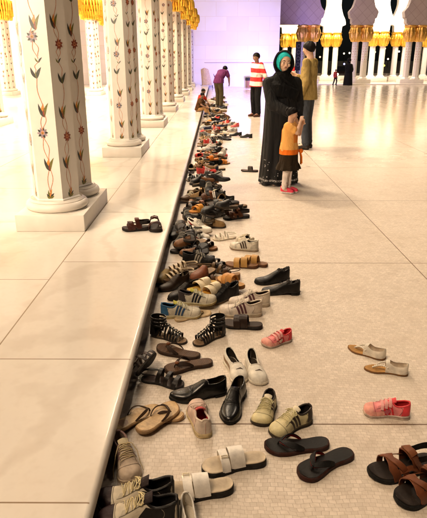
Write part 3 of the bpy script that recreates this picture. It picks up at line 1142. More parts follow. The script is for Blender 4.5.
def vine(b, face, seed):
    """inlaid climbing plant on one face, flat stones 1.2 mm proud"""
    rnd = random.Random(seed)
    ang = -PI / 2 + face * PI / 3
    nx, ny = math.cos(ang), math.sin(ang)
    tx, ty = -ny, nx
    off = [APO + .0012]

    def P(s, z):
        return (nx * off[0] + tx * s, ny * off[0] + ty * s, z)

    def poly(pts, m):
        off[0] += .000006
        i = b.add([P(*p) for p in pts])
        b.face(range(i, i + len(pts)), m)

    def leaf(s, z, a, L, w, m):
        w *= .64; L *= .80
        ca, sa = math.cos(a), math.sin(a)
        pts = []
        for q in range(7):
            g = q / 6
            pts.append((L * g, w * math.sin(PI * g ** .8) * .5 + .08 * L * math.sin(PI * g)))
        for q in range(5, 0, -1):
            g = q / 6
            pts.append((L * g, -w * math.sin(PI * g ** .8) * .5 + .08 * L * math.sin(PI * g)))
        poly([(s + x * ca - y * sa, z + x * sa + y * ca) for x, y in pts], m)

    def stem(z0, z1, s0, s1, amp, ph):
        n = 10
        w = .0027
        for q in range(n):
            g0, g1 = q / n, (q + 1) / n
            f = lambda g: s0 + (s1 - s0) * g + amp * math.sin(PI * g + ph) * math.sin(PI * g)
            za, zb = z0 + (z1 - z0) * g0, z0 + (z1 - z0) * g1
            poly([(f(g0) - w, za), (f(g0) + w, za), (f(g1) + w, zb), (f(g1) - w, zb)], 1)

    def disc(s, z, r, m, n=10, sq=1.0):
        poly([(s + r * math.cos(2 * PI * q / n), z + r * sq * math.sin(2 * PI * q / n)) for q in range(n)], m)
    fl = face % 3
    z = .27
    for a, L, m in ((100, .10, 3), (78, .11, 4), (125, .07, 2), (55, .075, 2), (145, .05, 3), (35, .05, 3)):
        leaf(0, z, R(a), L, .028, m)
    ctr = 0.0
    seq = [('tulip', .575), ('flower', .80), ('tulip', 1.03), ('leaf', 1.30), ('bud', 1.42), ('flower', 1.55), ('tulip', 1.72), ('leaf', 1.97), ('bud', 2.08),
           ('flower', 2.21), ('tulip', 2.40), ('leaf', 2.64), ('flower', 2.86)]
    prev = z + .03
    side = 1 if face % 2 else -1
    dz = rnd.uniform(-.05, .05)
    for k, (kind, zc) in enumerate(seq):
        zc = zc + dz + rnd.uniform(-.025, .025)
        s1 = side * (.016 if k % 2 else -.014) + rnd.uniform(-.004, .004)
        stem(prev, zc - .02, ctr, s1, .020 * side, 0)
        if kind in ('tulip', 'flower'):
            stem(prev + .02, zc - .02, ctr, s1, -.026 * side, 0)
        ctr = s1
        if kind == 'leaf':
            leaf(ctr, zc - .06, R(116), .125, .040, 2); leaf(ctr, zc - .06, R(64), .125, .040, 8); leaf(ctr, zc - .06, R(92), .08, .016, 3)
        elif kind == 'tulip':
            leaf(ctr, zc - .075, R(90), .14, .050, 4); leaf(ctr + .004, zc - .075, R(112), .15, .040, 2); leaf(ctr, zc - .075, R(70), .155, .036, 3)
            leaf(ctr, zc - .075, R(86), .085, .024, 5); leaf(ctr, zc - .075, R(124), .09, .02, 8)
        elif kind == 'flower':
            if fl == 0:
                for q in range(10):
                    a = 2 * PI * q / 10
                    leaf(ctr + .014 * math.cos(a), zc + .014 * math.sin(a), a, .042, .029, 6 if q % 2 else 2)
                disc(ctr, zc, .022, 6); disc(ctr, zc, .013, 4); disc(ctr, zc, .006, 2)
            elif fl == 1:
                for q in range(8):
                    a = 2 * PI * q / 8 + .2
                    leaf(ctr, zc, a, .056, .034, 5)
                disc(ctr, zc, .018, 1); disc(ctr, zc, .010, 5)
            else:
                disc(ctr, zc, .044, 2, 14, 1.25); disc(ctr, zc, .031, 6, 12, 1.3); disc(ctr, zc, .021, 2, 12, 1.3); disc(ctr, zc, .011, 4, 8, 1.3)
        else:
            leaf(ctr, zc - .03, R(125), .06, .020, 3); leaf(ctr, zc - .03, R(52), .065, .020, 2)
        prev = zc


def shaft_mesh(seed):
    b = MB()
    rr = APO / math.cos(PI / 6)
    prof = [(rr + .012, .0), (rr + .012, .012), (rr, .022), (rr, 2.9)]
    b.lathe(prof, 6, 0, (0, 0, .245), rot=0)
    for f in range(6):
        vine(b, f, seed * 31 + f)
    return b.mesh('shaft', INLAY, 30)


def base_mesh():
    b = MB()
    prof = [(.272, .0), (.272, .006)]
    for k in range(11):
        a = -PI / 2 + PI * k / 10
        prof.append((.238 + .036 * math.cos(a), .045 + .037 * math.sin(a)))
    prof[0] = (.264, 0); prof[1] = (.264, .006)
    prof += [(.243, .086), (.235, .092), (.226, .104), (.222, .1)]
    b.lathe(prof, 40, 0, (0, 0, .148))
    return b.mesh('column_base', [TRIM], 50)


def palm_capital_mesh(m, n1=26, scale=1.0, name='palm_capital'):
    b = MB()
    b.lathe([(.20, 2.92), (.225, 2.95), (.225, 3.0), (.205, 3.03), (.22, 3.3), (.30, 3.62), (.34, 3.7), (.34, 3.76)], 24)
    tiers = [([(.22, 3.05), (.30, 3.22), (.37, 3.22), (.385, 3.08), (.36, 2.93)], n1, 0.0),
             ([(.23, 3.2), (.36, 3.45), (.46, 3.44), (.475, 3.26), (.44, 3.08)], n1, .5),
             ([(.26, 3.4), (.42, 3.66), (.53, 3.64), (.55, 3.45), (.52, 3.27)], n1, 0.0)]
    for path, n, sh in tiers:
        for k in range(n):
            a = 2 * PI * (k + sh) / n
            ca, sa = math.cos(a), math.sin(a)
            rows = []
            N = 9
            pr = pchip([0, 1, 2, 3, 4], [p[0] for p in path]); pz = pchip([0, 1, 2, 3, 4], [p[1] for p in path])
            for i in range(N):
                g = i / (N - 1)
                r, z = pr(g * 4), pz(g * 4)
                w = .050 * scale * math.sin(PI * (.18 + .78 * g)) ** .8 * (1 if i < N - 1 else .3)
                row = []
                for y, dn in ((-1, -.030), (-.45, -.002), (0, .010), (.45, -.002), (1, -.030)):
                    rr = r + dn
                    row.append((rr * ca - y * w * sa, rr * sa + y * w * ca, z))
                rows.append(row)
            b.grid(rows, 0)
    return b.mesh(name, [m], 50)


PED = (.60, 1.07)
b = MB()
b.box((-PED[0] / 2, -PED[1] / 2, 0), (PED[0] / 2, PED[1] / 2, .15), 0, .008)
PED_ME = b.mesh('pedestal', [TRIM], 40)
SHAFTS = [shaft_mesh(q) for q in (1, 2, 5, 8)]
BASE_ME, CAP_ME = base_mesh(), palm_capital_mesh(GOLD)


def mesh_obj(name, me, parent=None, loc=(0, 0, 0)):
    o = bpy.data.objects.new(name, me)
    col.objects.link(o)
    o.parent = parent
    o.location = loc
    return o


def column_pair(x, y, label, group):
    r = empty('column_pair', (x, y, PH))
    tag(r, label, 'columns', group)
    mesh_obj('pedestal', PED_ME, r)
    for i, dy in enumerate((-.25, .27)):
        mesh_obj('column_base', BASE_ME, r, (0, dy, 0))
        mesh_obj('shaft', SHAFTS[(i + 2 * int(y)) % 4], r, (0, dy, 0))
        mesh_obj('palm_capital', CAP_ME, r, (0, dy, 0))
    return r


ORD = ['nearest', 'second', 'third', 'fourth', 'fifth', 'sixth', 'seventh', 'eighth']
YS = [5.12 + 3.87 * i for i in range(8)]
XR = -1.437
for i, y in enumerate(YS):
    lab = ['nearest pair of white marble columns, inlaid with large flowering vines, on a square pedestal',
           'second pair of vine-inlaid marble columns along the step, behind the nearest pair'][i] if i < 2 else \
        '%s pair of inlaid marble columns from the camera in the row along the step' % ORD[i]
    if i == 7: lab = 'last pair of inlaid marble columns along the step, beside the pale far wall'
    column_pair(XR, y, lab, 'column pairs along the step')
for xr, nm, ys_ in ((-5.1, 'middle', YS[1:]), (-8.8, 'innermost', YS[3:])):
    for i, y in enumerate(ys_):
        column_pair(xr, y, 'marble column pair, %s one from the camera in the brightly lit %s row' % (ORD[i], nm), 'column pairs inside the arcade')


# ------------------------------------------------------------------ arch walls
def arch_wall(name, centres, zs, ws, thick, place, m, top, lo=None, hi=None, mats=None, parent=None):
    """wall over a row of pillars; each pillar carries a spandrel of half width ws at heights zs. place(s, t, z) -> point"""
    b = MB()
    zf = pchip(zs, ws)
    zz = [zs[0] + (zs[-1] - zs[0]) * i / 36 for i in range(37)]
    zz = sorted(set(zz + list(zs)))
    for i, c in enumerate(centres):
        lim_l = (c - centres[i - 1]) / 2 if i else (lo if lo is not None else (centres[1] - c) / 2)
        lim_r = (centres[i + 1] - c) / 2 if i < len(centres) - 1 else (hi if hi is not None else (c - centres[i - 1]) / 2)
        rows = []
        for z in zz:
            w = zf(z)
            a, d = min(w, lim_l), min(w, lim_r)
            rows.append([place(c - a, 0, z), place(c + d, 0, z), place(c + d, thick, z), place(c - a, thick, z)])
        b.grid(rows, m, cv=True)
    a0 = centres[0] - (lo if lo is not None else (centres[1] - centres[0]) / 2)
    a1 = centres[-1] + (hi if hi is not None else (centres[-1] - centres[-2]) / 2)
    z0, z1 = zs[-1] + .002, top
    P = [place(a0, 0, z0), place(a1, 0, z0), place(a1, thick, z0), place(a0, thick, z0), place(a0, 0, z1), place(a1, 0, z1), place(a1, thick, z1), place(a0, thick, z1)]
    i = b.add(P)
    for q in ((0, 3, 2, 1), (4, 5, 6, 7), (0, 1, 5, 4), (1, 2, 6, 5), (2, 3, 7, 6), (3, 0, 4, 7)):
        b.face([i + k for k in q], m)
    return b.build(name, mats or [WHITE], parent, 35)


ZS = [3.88, 3.96, 4.0, 4.35, 4.45, 4.6, 4.8, 5.2, 5.8, 6.3, 6.7, 6.9]
WS = [.74, .78, .78, .80, 1.0, .98, .84, .66, .64, .86, 1.4, 1.95]
walk_arc = empty('arcade_vault', (0, 0, 0))
tag(walk_arc, 'white horseshoe arches and ceiling carried by the inlaid columns on the left', 'arcade')
for xr in (XR, -5.1, -8.8):
    arch_wall('arches', YS, ZS, WS, .5, lambda s, t, z, xr=xr: (xr + .25 - t, s, z), 0, 7.4, parent=walk_arc, hi=2.3)
b = MB(); b.box((-14, 2.9, 7.42), (XR + .6, 34.7, 7.7)); b.build('ceiling', WHITE, walk_arc)

b = MB(); b.box((-14.3, -3, 0), (-14.02, 34.7, 7.4))
tag(b.build('inner_wall', WHITE), 'white marble wall at the back of the lit arcade', 'wall')

# far hall wall closing the walkway
HW_Y = 34.8
hall = empty('hall_wall', (0, HW_Y, 0))
tag(hall, 'pale lilac marble block wall closing the far end of the walkway', 'wall')
blocks = block_material('hall_marble_blocks', (.60, .57, .62), (.66, .63, .68), (.585, .525, .50), 1.25, .78)
b = MB(); b.box((-14, 0, -.02), (3.72, 1.2, 12)); b.build('wall_face', blocks, hall)
b = MB(); b.box((-.7, -.03, 1.36), (3.70, -.003, 1.40), 0, .008); b.build('string_course', mat('string_course_stone', (.42, .34, .32), rough=.5), hall)

# ------------------------------------------------------------------ arcade across the courtyard
AY = 38.6


def at_depth(u, D_):
    """x of photo column u on the vertical plane y = D_"""
    d = CROT @ Vector(((u - 213.5) / FPX, 0.36, -1.0))
    return d.x / d.y * D_


FX = [at_depth(u, AY) for u in (307, 359, 412, 465, 518)]
FX = [at_depth(262, AY)] + FX
grey_cl = lattice_material('lozenge_marble_cladding', (.40, .33, .29), (.30, .24, .21), .62)
far = empty('courtyard_arcade', (0, 0, 0))
tag(far, 'arcade of horseshoe arches with gold palm capitals across the courtyard at night', 'arcade')
ZF = [3.62, 3.7, 3.74, 4.0, 4.06, 4.22, 4.4, 4.7, 5.2, 5.9, 6.5, 7.0, 7.3]
WF = [.64, .66, .72, .74, .84, .88, .92, .70, .57, .57, .80, 1.35, 1.9]
arch_wall('front_arches', FX, ZF, WF, .6, lambda s, t, z: (s, AY - .3 + t, z), 0, 10, mats=[grey_cl], parent=far)
b = MB(); b.box((at_depth(262, AY), AY - .27, 3.66), (FX[1] + .2, AY + .27, 10)); b.build('blind_spandrel', grey_cl, far)
ZB = [3.4, 3.5, 3.9, 4.0, 4.3, 4.7, 5.4, 6.2, 6.8, 7.2]
WB = [.62, .66, .70, .95, .9, .70, .52, .60, 1.1, 1.75]


def far_capital_mesh(m, name):
    b = MB()
    n = 10
    rows = []
    prof = [(.19, 2.50), (.24, 2.51), (.33, 2.58), (.41, 2.72), (.455, 2.92), (.46, 3.10), (.42, 3.26), (.36, 3.36), (.40, 3.42), (.40, 3.5)]
    N = 72
    for i, (r, z) in enumerate(prof):
        fl = .05 if 1 < i < 8 else 0
        rows.append([((r - fl * (1 - abs(math.cos(6 * 2 * PI * k / N + (i % 2) * .3)))) * math.cos(2 * PI * k / N), (r - fl * (1 - abs(math.cos(6 * 2 * PI * k / N + (i % 2) * .3)))) * math.sin(2 * PI * k / N), z) for k in range(N)])
    i0 = b.grid(rows, 0, cv=True)
    b.face([i0 + k for k in range(N)], 0); b.face([i0 + 9 * N + k for k in range(N)], 0)
    for k in range(12):
        a = 2 * PI * k / 12
        b.capsule((.44 * math.cos(a), .44 * math.sin(a), 3.05), (.30 * math.cos(a), .30 * math.sin(a), 2.56), .055, .03, 6)
    return b.mesh(name, [m], 50)


FCAP, BCAP = far_capital_mesh(SHADED_GOLD, 'palm_capital'), far_capital_mesh(GOLD, 'palm_capital')


def far_shaft_mesh(m, h0, h1, inlay):
    b = MB()
    b.lathe([(.30, .32), (.30, .37), (.25, .42), (.21, .46), (.205, h1)], 8, 0, rot=PI / 8)
    if inlay:
        rnd = random.Random(5)
        for f in range(8):
            a = -PI / 2 + f * PI / 4
            nx, ny = math.cos(a), math.sin(a)
            z = .6
            k = 0
            while z < 2.5:
                s = .02 * (1 if k % 2 else -1)
                r = .192
                pts = [(s + .02 * math.cos(q * PI / 3), z + .032 * math.sin(q * PI / 3)) for q in range(6)]
                i0 = b.add([(nx * r - ny * p, ny * r + nx * p, q) for p, q in pts])
                b.face(range(i0, i0 + 6), 1)
                z += .16; k += 1
    return b.mesh('shaft', [m] + ([INLAY[1]] if inlay else []), 30)


FSH = far_shaft_mesh(MARBLE, 0, 2.62, True)
BSH = far_shaft_mesh(WHITE, 0, 2.62, False)
b = MB(); b.box((-.78, -.42, 0), (.78, .42, .32), 0, .02); FPED = b.mesh('pedestal', [TRIM], 40)


def far_pair(x, y, front, label, group, gap=.33, dz=0.0):
    r = empty('column_pair', (x, y, dz))
    tag(r, label, 'columns', group)
    mesh_obj('pedestal', FPED, r)
    for s in (-1, 1):
        mesh_obj('shaft', FSH if front else BSH, r, (s * gap, 0, 0))
        mesh_obj('palm_capital', FCAP if front else BCAP, r, (s * gap, 0, 0.12 if front else -.05))
    return r


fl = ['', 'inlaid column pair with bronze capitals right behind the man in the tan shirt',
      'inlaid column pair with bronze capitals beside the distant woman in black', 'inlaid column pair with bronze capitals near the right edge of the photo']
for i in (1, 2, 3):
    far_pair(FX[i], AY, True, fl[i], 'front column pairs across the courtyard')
bl = [(289, 46.5, 'bright white column pair with yellow gold capitals seen over the woman in black'),
      (330, 45.0, 'free standing bright white column pair with yellow gold capitals between two dark arches'),
      (376.5, 43.2, 'bright white column pair with yellow capitals just right of the distant woman in black'),
      (399, 44.2, 'bright white column pair left of the bronze capitals at the right edge'),
      (429, 45.5, 'bright white column pair cut by the right edge of the photo')]
for u, y, l in bl:
    far_pair(at_depth(u, y), y, False, l, 'lit column pairs inside the far arcade', gap=.36)
for u, y, _ in bl:
    x = at_depth(u, y)
    arch_wall('inner_arches', [x - 10, x, x + 10], ZB, WB, .5, lambda s, t, z, y=y: (s, y - .25 + t, z), 0, 7.3, lo=.1, hi=.1, parent=far) if False else None
BX = sorted(at_depth(u, y) for u, y, _ in bl)
b = MB()
zf = pchip(ZB, WB)
for u, y, _ in bl:
    x = at_depth(u, y)
    rows = []
    for i in range(40):
        z = ZB[0] + (ZB[-1] - ZB[0]) * i / 39
        w = zf(z)
        rows.append([(x - w, y - .25, z), (x + w, y - .25, z), (x + w, y + .25, z), (x - w, y + .25, z)])
    b.grid(rows, 0, cv=True)
b.build('inner_arches', [WHITE], far, 35)
b = MB(); b.box((4.2, AY + .4, 7.3), (30, 50, 7.6)); b.build('arcade_ceiling', WHITE, far)
b = MB(); b.box((3.8, 47.6, 0), (40, 48.1, .30), 0, .02); b.build('plinth', TRIM, far)
b = MB(); b.box((4.0, AY - .75, 0), (40, AY + .7, .055), 0, .01); b.build('threshold_step', TRIM, far)
# dark parapet and hedge line beyond, so that the night begins behind the plinth
b = MB(); b.box((3.9, 35.99, 0), (4.15, 47, 8)) if False else None

# ------------------------------------------------------------------ night world
w = bpy.data.worlds.new('World')
sc.world = w
w.use_nodes = True
nt = w.node_tree
bg = nt.nodes['Background']
sky = nt.nodes.new('ShaderNodeTexSky')
sky.sky_type = 'NISHITA'
sky.sun_disc = False
SUN_EL, SUN_AZ = R(60), R(-138)
sky.sun_elevation = SUN_EL
sky.sun_rotation = SUN_AZ
nt.links.new(sky.outputs[0], bg.inputs['Color'])
bg.inputs['Strength'].default_value = .0012

# the floodlights of the mosque: one soft warm key from the upper left
sd = bpy.data.lights.new('floodlight_key', 'SUN')
sd.energy = 2.1
sd.angle = R(18)
sd.color = (1.0, .745, .50)
so = bpy.data.objects.new('floodlight_key', sd)
col.objects.link(so)
dirv = Vector((math.sin(SUN_AZ) * math.cos(SUN_EL), math.cos(SUN_AZ) * math.cos(SUN_EL), math.sin(SUN_EL)))
so.rotation_euler = dirv.to_track_quat('Z', 'Y').to_euler()


def area(name, loc, target, size, power, color, size_y=None):
    d = bpy.data.lights.new(name, 'AREA')
    d.energy = power
    d.color = color
    d.size = size
    if size_y:
        d.shape = 'RECTANGLE'; d.size_y = size_y
    o = bpy.data.objects.new(name, d)
    col.objects.link(o)
    o.location = loc
    o.rotation_euler = (Vector(loc) - Vector(target)).to_track_quat('Z', 'Y').to_euler()
    return o


WARM = (1.0, .80, .58)
b = MB(); b.lathe([(.20, -.02), (.235, -.03), (.24, -.01), (.24, .0)], 24); RIM_ME = b.mesh('trim_ring', [TRIM])
b = MB(); b.lathe([(.0005, -.012), (.19, -.012), (.19, -.004)], 20); LENS_ME = b.mesh('lens', [mat('lamp_lens', (1, .9, .75), emit=(1, .8, .55), estr=260)])
for i, (x, y, l) in enumerate(((-6.2, 30.4, 'nearer of two glowing round downlights in the arcade ceiling'), (-6.2, 34.2, 'farther of two glowing round downlights in the arcade ceiling'))):
    t = empty('ceiling_downlight', (x, y, 7.42))
    tag(t, l, 'lamp', 'arcade ceiling downlights')
    t.scale = (1.7, 1.7, 1.0)
    mesh_obj('trim_ring', RIM_ME, t); mesh_obj('lens', LENS_ME, t)
for i in range(0, 7):
    y = YS[0] + 1.93 + 3.87 * i
    a = area('downlight_beam', (-1.5, y, 6.8), (-1.5 + (1.0 if i < 1 else 0), y, 0), 1.0, 260 if i < 1 else (900 if i < 5 else 420), WARM)
area('near_step_fill', (-3.0, 2.2, 6.8), (-.2, 3.2, 0), 1.5, 40, WARM)  # added fill lamp, unseen, for the floor by the near step
es = bpy.data.lights.new('column_fill_spot', 'SPOT'); es.energy = 2700; es.color = WARM; es.spot_size = R(34); es.spot_blend = .8; es.shadow_soft_size = .35  # added unseen spot to brighten the nearest columns
eo = bpy.data.objects.new('column_fill_spot', es); col.objects.link(eo); eo.location = (-4.5, -2.0, 3.4)
eo.rotation_euler = (Vector(eo.location) - Vector((-1.5, 5.1, 1.7))).to_track_quat('Z', 'Y').to_euler()
area('courtyard_fill', (4.5, 9.5, 9.5), (2.0, 7.5, 0), 1.0, 200, (1.0, .80, .60))  # added unseen lamp lifting the middle of the floor
for i in range(3):
    area('inner_beam', (-9.5, YS[1] + 8 * i, 7.2), (-8.0, YS[1] + 8 * i, 0), 1.2, 4600, WARM)
# far arcade lamps
for x in (6.5, 10.5, 14.5):
    area('far_arcade_beam', (x, 41.2, 7.0), (x, 45.5, 1.0), 1.2, 800, (1, .86, .66))
# lilac architectural floodlights on the hall wall and first spandrel
area('lilac_floodlight', (2.2, 31.4, .12), (2.4, 34.8, 1.6), .6, 620, (.30, .27, 1.0))
spd = bpy.data.lights.new('lilac_spotlight', 'SPOT'); spd.energy = 1500; spd.color = (.42, .26, 1.0); spd.spot_size = R(46); spd.spot_blend = .7; spd.shadow_soft_size = .3
spo = bpy.data.objects.new('lilac_spotlight', spd); col.objects.link(spo); spo.location = (6.4, 32.0, .6)
spo.rotation_euler = (Vector(spo.location) - Vector((6.0, 38.4, 6.0))).to_track_quat('Z', 'Y').to_euler()
# added unseen lamps brightening the far hall wall
for x in (-.3, 2.2):
    area('hall_wall_fill', (x, 30.2, 8.6), (x + .2, 34.8, 2.2), .8, 60, (.60, .60, 1.0))

# ------------------------------------------------------------------ people
SKIN = cm('skin', (.50, .30, .20))
SKIN_D = cm('skin', (.20, .10, .06))
HAIR = cm('hair', (.012, .009, .008))


def V(*a):
    return Vector(a)


def head_blobs(b, c, s, rot):
    """skull, jaw, nose, ears around the head centre c; s = head height"""
    def q(x, y, z):
        return c + rot @ Vector((x * s, y * s, z * s))
    b.sphere(q(0, .03, .12), .37 * s, 12, sc_=(.92, 1.12, 1.0), rot=rot)
    b.sphere(q(0, -.06, -.12), .30 * s, 12, sc_=(.95, 1.0, 1.15), rot=rot)
    b.sphere(q(0, -.17, -.33), .135 * s, 10, sc_=(1.15, .9, .85), rot=rot)
    b.capsule(q(0, -.355, .06), q(0, -.435, -.10), .032 * s, .058 * s, 8)
    b.sphere(q(.045, -.38, -.11), .04 * s, 6); b.sphere(q(-.045, -.38, -.11), .04 * s, 6)
    b.capsule(q(-.16, -.335, .10), q(.16, -.335, .10), .05 * s, .05 * s, 8)
    for x in (-1, 1):
        b.sphere(q(.17 * x, -.28, -.09), .11 * s, 8)
        b.sphere(q(.35 * x, .03, -.02), .10 * s, 8, sc_=(.35, .6, 1.0), rot=rot)
    b.capsule(q(-.09, -.345, -.225), q(.09, -.345, -.225), .042 * s, .042 * s, 8)


def face_parts(root, c, s, rot, lips=(.28, .09, .07), beard=None):
    def q(x, y, z):
        return c + rot @ Vector((x * s, y * s, z * s))
    for x in (-1, 1):
        b = MB(); b.sphere(q(.135 * x, -.335, .02), .05 * s, 10, sc_=(1.15, .7, .7), rot=rot)
        e = b.build('eye', cm('gloss', (.55, .5, .45)), root)
        b = MB(); b.sphere(q(.135 * x, -.372, .02), .024 * s, 8, sc_=(1, .4, 1), rot=rot)
        b.build('iris', cm('gloss', (.015, .01, .008)), e)
        b = MB(); b.tube([q(.06 * x, -.385, .105), q(.14 * x, -.375, .135), q(.225 * x, -.31, .11)], [.014 * s, .02 * s, .008 * s], 6)
        b.build('eyebrow', HAIR, root)
    b = MB(); b.tube([q(-.105, -.335, -.222), q(-.04, -.378, -.214), q(0, -.382, -.220), q(.04, -.378, -.214), q(.105, -.335, -.222)], [.006 * s, .026 * s, .03 * s, .026 * s, .006 * s], 8)
    b.build('lips', cm('leather', lips), root)


def hand_blobs(b, wrist, d, up, s, side=1, curl=.35):
    """palm, four fingers and a thumb; d = direction of the hand, up = back of the hand"""
    d = d.normalized(); u = (up - d * up.dot(d)).normalized(); l = d.cross(u) * side
    pc = wrist + d * .045 * s
    b.capsule(wrist - d * .01 * s, wrist + d * .02 * s, .026 * s, .027 * s, 8)
    for k in range(4):
        o = (k - 1.5) * .0195 * s
        b.capsule(wrist + d * .015 * s + l * o * .7, wrist + d * .085 * s + l * o, .016 * s, .0125 * s, 8)
    for k, L in enumerate((.070, .080, .074, .058)):
        o = (k - 1.5) * .021 * s
        p = wrist + d * .088 * s + l * o
        a = curl
        dd = d
        for j, f in enumerate((.45, .32, .23)):
            dd = (dd * math.cos(a) - u * math.sin(a)).normalized() if j == 0 else (dd * math.cos(a * .9) - (u if j else u) * math.sin(a * .9)).normalized()
            n = p + dd * L * f * s
            b.capsule(p, n, (.0098 - .0008 * j) * s, (.0092 - .0012 * j) * s, 8)
            p = n
    t0 = wrist + d * .03 * s - l * .03 * s
    t1 = t0 + (d * .6 - l * .7 - u * .25).normalized() * .034 * s
    t2 = t1 + (d * .9 - l * .25 - u * .3).normalized() * .03 * s
    b.capsule(t0, t1, .0145 * s, .0115 * s, 8); b.capsule(t1, t2, .0115 * s, .009 * s, 8)


def hair_cap(root, c, s, rot, style='short', m=HAIR):
    b = MB()
    n = 22
    rows = []
    for i in range(n + 1):
        th = PI * .80 * i / n
        row = []
        for j in range(2 * n):
            ph = PI * j / n
            d = Vector((math.sin(th) * math.cos(ph), math.sin(th) * math.sin(ph), math.cos(th)))
            lim = .40 + .40 * max(0, min(1, (d.y + .55) / 1.0)) ** 1.1 if d.y > -.55 else .40
            t2 = min(th, PI * lim)
            d = Vector((math.sin(t2) * math.cos(ph), math.sin(t2) * math.sin(ph), math.cos(t2)))
            r = .42 * s * (1 + .02 * math.sin(9 * ph + 5 * th) + .015 * math.sin(17 * ph))
            row.append(c + rot @ (Vector((d.x * r * .93, d.y * r * 1.12, d.z * r)) + Vector((0, .05 * s, .085 * s))))
        rows.append(row)
    b.grid(rows, 0, cv=True)
    if style == 'bun':
        b.sphere(c + rot @ Vector((0, .45 * s, .2 * s)), .19 * s, 10)
    return b.build('hair', m, root)


def human(loc, rz, h, label, cat='person', group=None, J=None, skin=SKIN, top=None, bottom=None, shoe=(.03, .02, .015), sleeve='long', head_rot=(0, 0, 0),
          vox=None, bulk=1.0, face=True, hair='short', shorts=False, curl=.35, top_len=.50, beard=False, leg=1.0):
    """standing or seated figure. local frame: faces -Y, x to its left. joints are fractions of the height h"""
    root = empty('person', loc, rz)
    tag(root, label, cat, group)
    j = dict(ankL=(.055, .012, .045), ankR=(-.055, .012, .045), kneL=(.055, -.012, .285), kneR=(-.055, -.012, .285), hipL=(.05, 0, .51), hipR=(-.05, 0, .51),
             pel=(0, 0, .535), wai=(0, -.003, .62), che=(0, 0, .735), nek=(0, .006, .83), hed=(0, -.018, .928), shoL=(.097, .005, .81), shoR=(-.097, .005, .81),
             elbL=(.122, .022, .635), elbR=(-.122, .022, .635), wriL=(.13, -.025, .495), wriR=(-.13, -.025, .495), toeL=(.065, -.085, .02), toeR=(-.065, -.085, .02))
    j.update(J or {})
    j = {k: Vector(v) * h for k, v in j.items()}
    vox = vox or .0075 * h
    hr = Euler(head_rot).to_matrix()
    u = h * bulk
    hs = .135 * h
    b = MB()
    b.capsule(j['nek'], j['hed'] + Vector((0, .01 * h, -.02 * h)), .034 * h, .034 * h)
    head_blobs(b, j['hed'], hs, hr)
    b.capsule(j['pel'], j['wai'], .060 * u, .056 * u); b.capsule(j['wai'], j['che'], .056 * u, .062 * u)
    b.capsule(j['che'], j['nek'], .056 * u, .034 * u)
    for s in 'LR':
        b.capsule(j['che'] + (j['sho' + s] - j['che']) * .4, j['sho' + s], .055 * u, .038 * u)
        b.capsule(j['sho' + s], j['elb' + s], .033 * u, .026 * u)
        b.capsule(j['elb' + s], j['wri' + s], .026 * u, .017 * u)
        b.capsule(j['pel'], j['hip' + s], .06 * u, .056 * u)
        b.capsule(j['hip' + s], j['kne' + s], .055 * u, .034 * u)
        b.capsule(j['kne' + s], j['ank' + s], .034 * u, .021 * u)
        b.capsule(j['ank' + s], j['toe' + s], .024 * h, .018 * h)
        d = j['wri' + s] - j['elb' + s]
        inward = Vector((1 if s == 'R' else -1, 0, 0))
        hand_blobs(b, j['wri' + s], d, -inward if s == 'L' else -inward, h / 1.75, 1 if s == 'L' else -1, curl)
    b.remeshed('body', skin, root, min(vox, .007 * h), 4)
    if face:
        face_parts(root, j['hed'], hs, hr)
    if hair:
        hair_cap(root, j['hed'], hs, hr, hair)
    e = .012 * h
    if top:
        b = MB()
        hem = Vector((0, 0, top_len * h)) + Vector((j['pel'].x, j['pel'].y, 0))
        ks = [(hem, .116, .100), (hem + Vector((0, 0, .03 * h)), .114, .098), (j['wai'], .100, .086), (j['wai'].lerp(j['che'], .6), .102, .083), (j['che'] + Vector((0, 0, .02 * h)), .104, .082),
              (j['che'].lerp(j['nek'], .62), .084, .066), (j['nek'] + Vector((0, -.002 * h, .010 * h)), .044, .046)]
        rows = []
        for q, (p, rx, ry) in enumerate(ks):
            tq = (ks[min(q + 1, 6)][0] - ks[max(q - 1, 0)][0]) if q > 1 else Vector((0, 0, 1))
            yd = tq.normalized().cross(Vector((1, 0, 0)))
            rows.append([p + Vector((rx * u * math.cos(a) * (1 + (.035 * math.sin(5 * a + h) if q < 3 else 0)), 0, 0)) + yd * (ry * u * math.sin(a) * (1 + (.03 * math.sin(7 * a + 2 * h) if q < 3 else 0))) for a in [2 * PI * k / 40 for k in range(40)]])
        i0 = b.grid(rows, 0, cv=True)
        b.face([i0 + k for k in range(40)][::-1]); b.face([i0 + 6 * 40 + k for k in range(40)])
        rnd = random.Random(int(h * 1000))
        for s in 'LR':
            b.capsule(j['che'] + (j['sho' + s] - j['che']) * .4, j['sho' + s], .056 * u, .042 * u)
            el = j['elb' + s]
            if sleeve == 'long':
                b.capsule(j['sho' + s], el, .041 * u, .035 * u)
                b.capsule(el, j['wri' + s], .034 * u, .024 * u)
                for q in range(4):   # bunched folds in the sleeve
                    p = j['sho' + s].lerp(el, .35 + .2 * q); b.sphere(p, (.037 + .004 * rnd.random()) * u, 8, sc_=(1, 1, .35))
            else:
                m_ = j['sho' + s].lerp(el, .62)
                b.capsule(j['sho' + s], m_, .046 * u, .044 * u)
        for q in range(6):           # loose folds round the waist
            a = rnd.random() * 2 * PI
            p = hem + Vector((.098 * u * math.cos(a), .078 * u * math.sin(a), (.05 + .12 * rnd.random()) * h))
            b.capsule(p - Vector((.02 * h, 0, .03 * h)), p + Vector((.02 * h, 0, .05 * h)), .014 * h, .008 * h, 8)
        b.remeshed('shirt', top, root, min(vox, .008 * h), 4)
